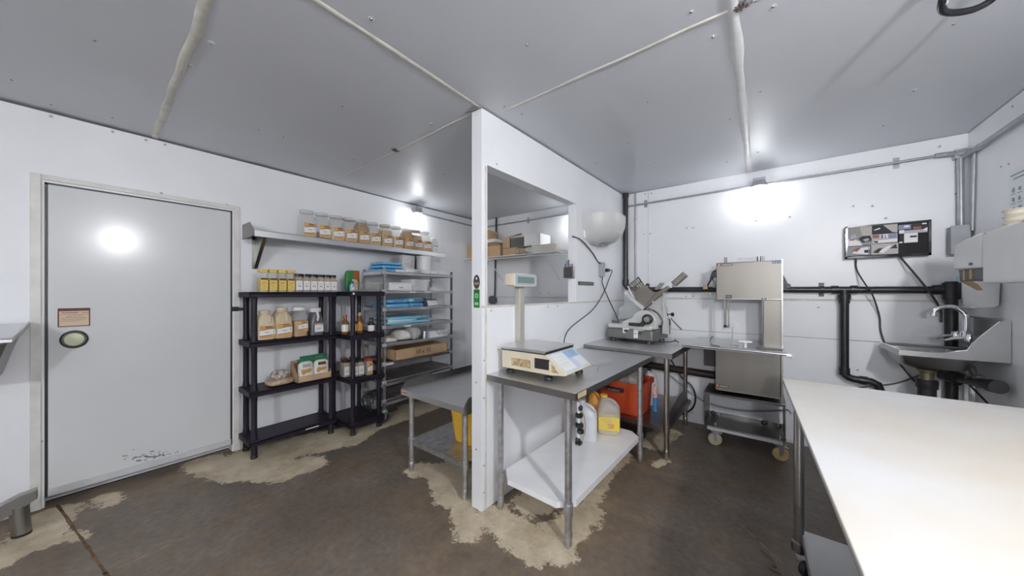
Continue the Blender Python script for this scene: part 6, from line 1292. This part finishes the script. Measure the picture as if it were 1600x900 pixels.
b = B(); b.cyl((-3.53, -.9, .012), (-3.53, -.9, zt - .3), .03, n=18); b.build('leg', STEELD, t)

# ceiling extras
t = thing('hanging_hose', tuple(onz(1490, 5, 2.58)), 'loop of black hose hanging from the ceiling at the upper right', 'hose')
b = B(); b.tube(cr_spline([onz(1480, -40, 2.66), onz(1474, -6, 2.60), onz(1471.5, 12, 2.585), onz(1478, 19, 2.58), onz(1496, 19.5, 2.58), onz(1520, 15, 2.58), onz(1540, 6, 2.59), onz(1556, -8, 2.61), onz(1575, -50, 2.66)], 7), .0125, 12); b.build('hose', mat('gloss_black_hose', (.012, .012, .016), .25), t)
b = B(); b.cyl(onz(1475, -8, 2.602), onz(1473, 6, 2.59), .0135, n=14); b.build('clear_fitting', CLEARF, t)
b = B(); b.tube([onz(1480, -40, 2.66), onz(1480, -42, 2.695)], .02, 12); b.tube([onz(1575, -50, 2.66), onz(1575, -52, 2.695)], .02, 12); b.build('ceiling_mount', DKG, t)
for (px, py, n_) in ((617, 234, 'dark fibrous plug in the ceiling seam over the closet side'), (1160, 7, 'dark fibrous plug at the ceiling seam crossing at the top of the picture')):
    p = onz(px, py, ZC); t = thing('ceiling_plug', (p.x, p.y, ZC - .005), n_, 'plug')
    b = B(); random.seed(px)
    for k in range(16):
        a = random.uniform(0, 2 * PI); r = random.uniform(.018, .038); b.tube([(p.x, p.y, ZC), (p.x + math.cos(a) * r * .6, p.y + math.sin(a) * r * .6, ZC - .012), (p.x + math.cos(a) * r, p.y + math.sin(a) * r, ZC - .004)], .003, 5)
    b.lathe([(.001, -.012), (.012, -.01), (.016, .002)], (p.x, p.y, ZC), 12)
    b.build('fibres', mat('plug_fibre', (.12, .10, .09), .8), t)
p = onz(738, 174, ZC); t = thing('torn_tape', (p.x, p.y, ZC), 'torn dark-edged tape where the partition meets the ceiling', 'tape')
b = B(); b.prism([onz(726, 177, ZC - .004), onz(736, 172, ZC - .016), onz(750, 168.5, ZC - .02), onz(757, 169.5, ZC - .004), onz(745, 173, ZC - .006)], (0, 0, .004)); b.build('tape', mat('tape_grey', (.25, .24, .23), .6), t)

# ------------------------------------------------------------ camera, world, view
cam = bpy.data.cameras.new('camera'); co = bpy.data.objects.new('camera', cam); COL.objects.link(co)
co.location = CP; co.rotation_euler = (PI / 2, 0, YAW); cam.sensor_width = 36; cam.sensor_fit = 'HORIZONTAL'; cam.lens = 36 * FP / 1600; cam.shift_y = (Y0 - 450) / 1600; cam.clip_start = .02
sc.camera = co
w = bpy.data.worlds.new('world'); sc.world = w; w.use_nodes = True
w.node_tree.nodes['Background'].inputs[0].default_value = (.8, .85, 1, 1); w.node_tree.nodes['Background'].inputs[1].default_value = 0.0
sc.view_settings.view_transform = 'Standard'; sc.view_settings.look = 'None'; sc.view_settings.gamma = 1; sc.view_settings.use_curve_mapping = False
sc.view_settings.exposure = 0.82
sc.cycles.max_bounces = 10; sc.cycles.diffuse_bounces = 6; sc.cycles.glossy_bounces = 4; sc.cycles.transparent_max_bounces = 16
sc.cycles.sample_clamp_indirect = 4
sc.cycles.use_denoising = True
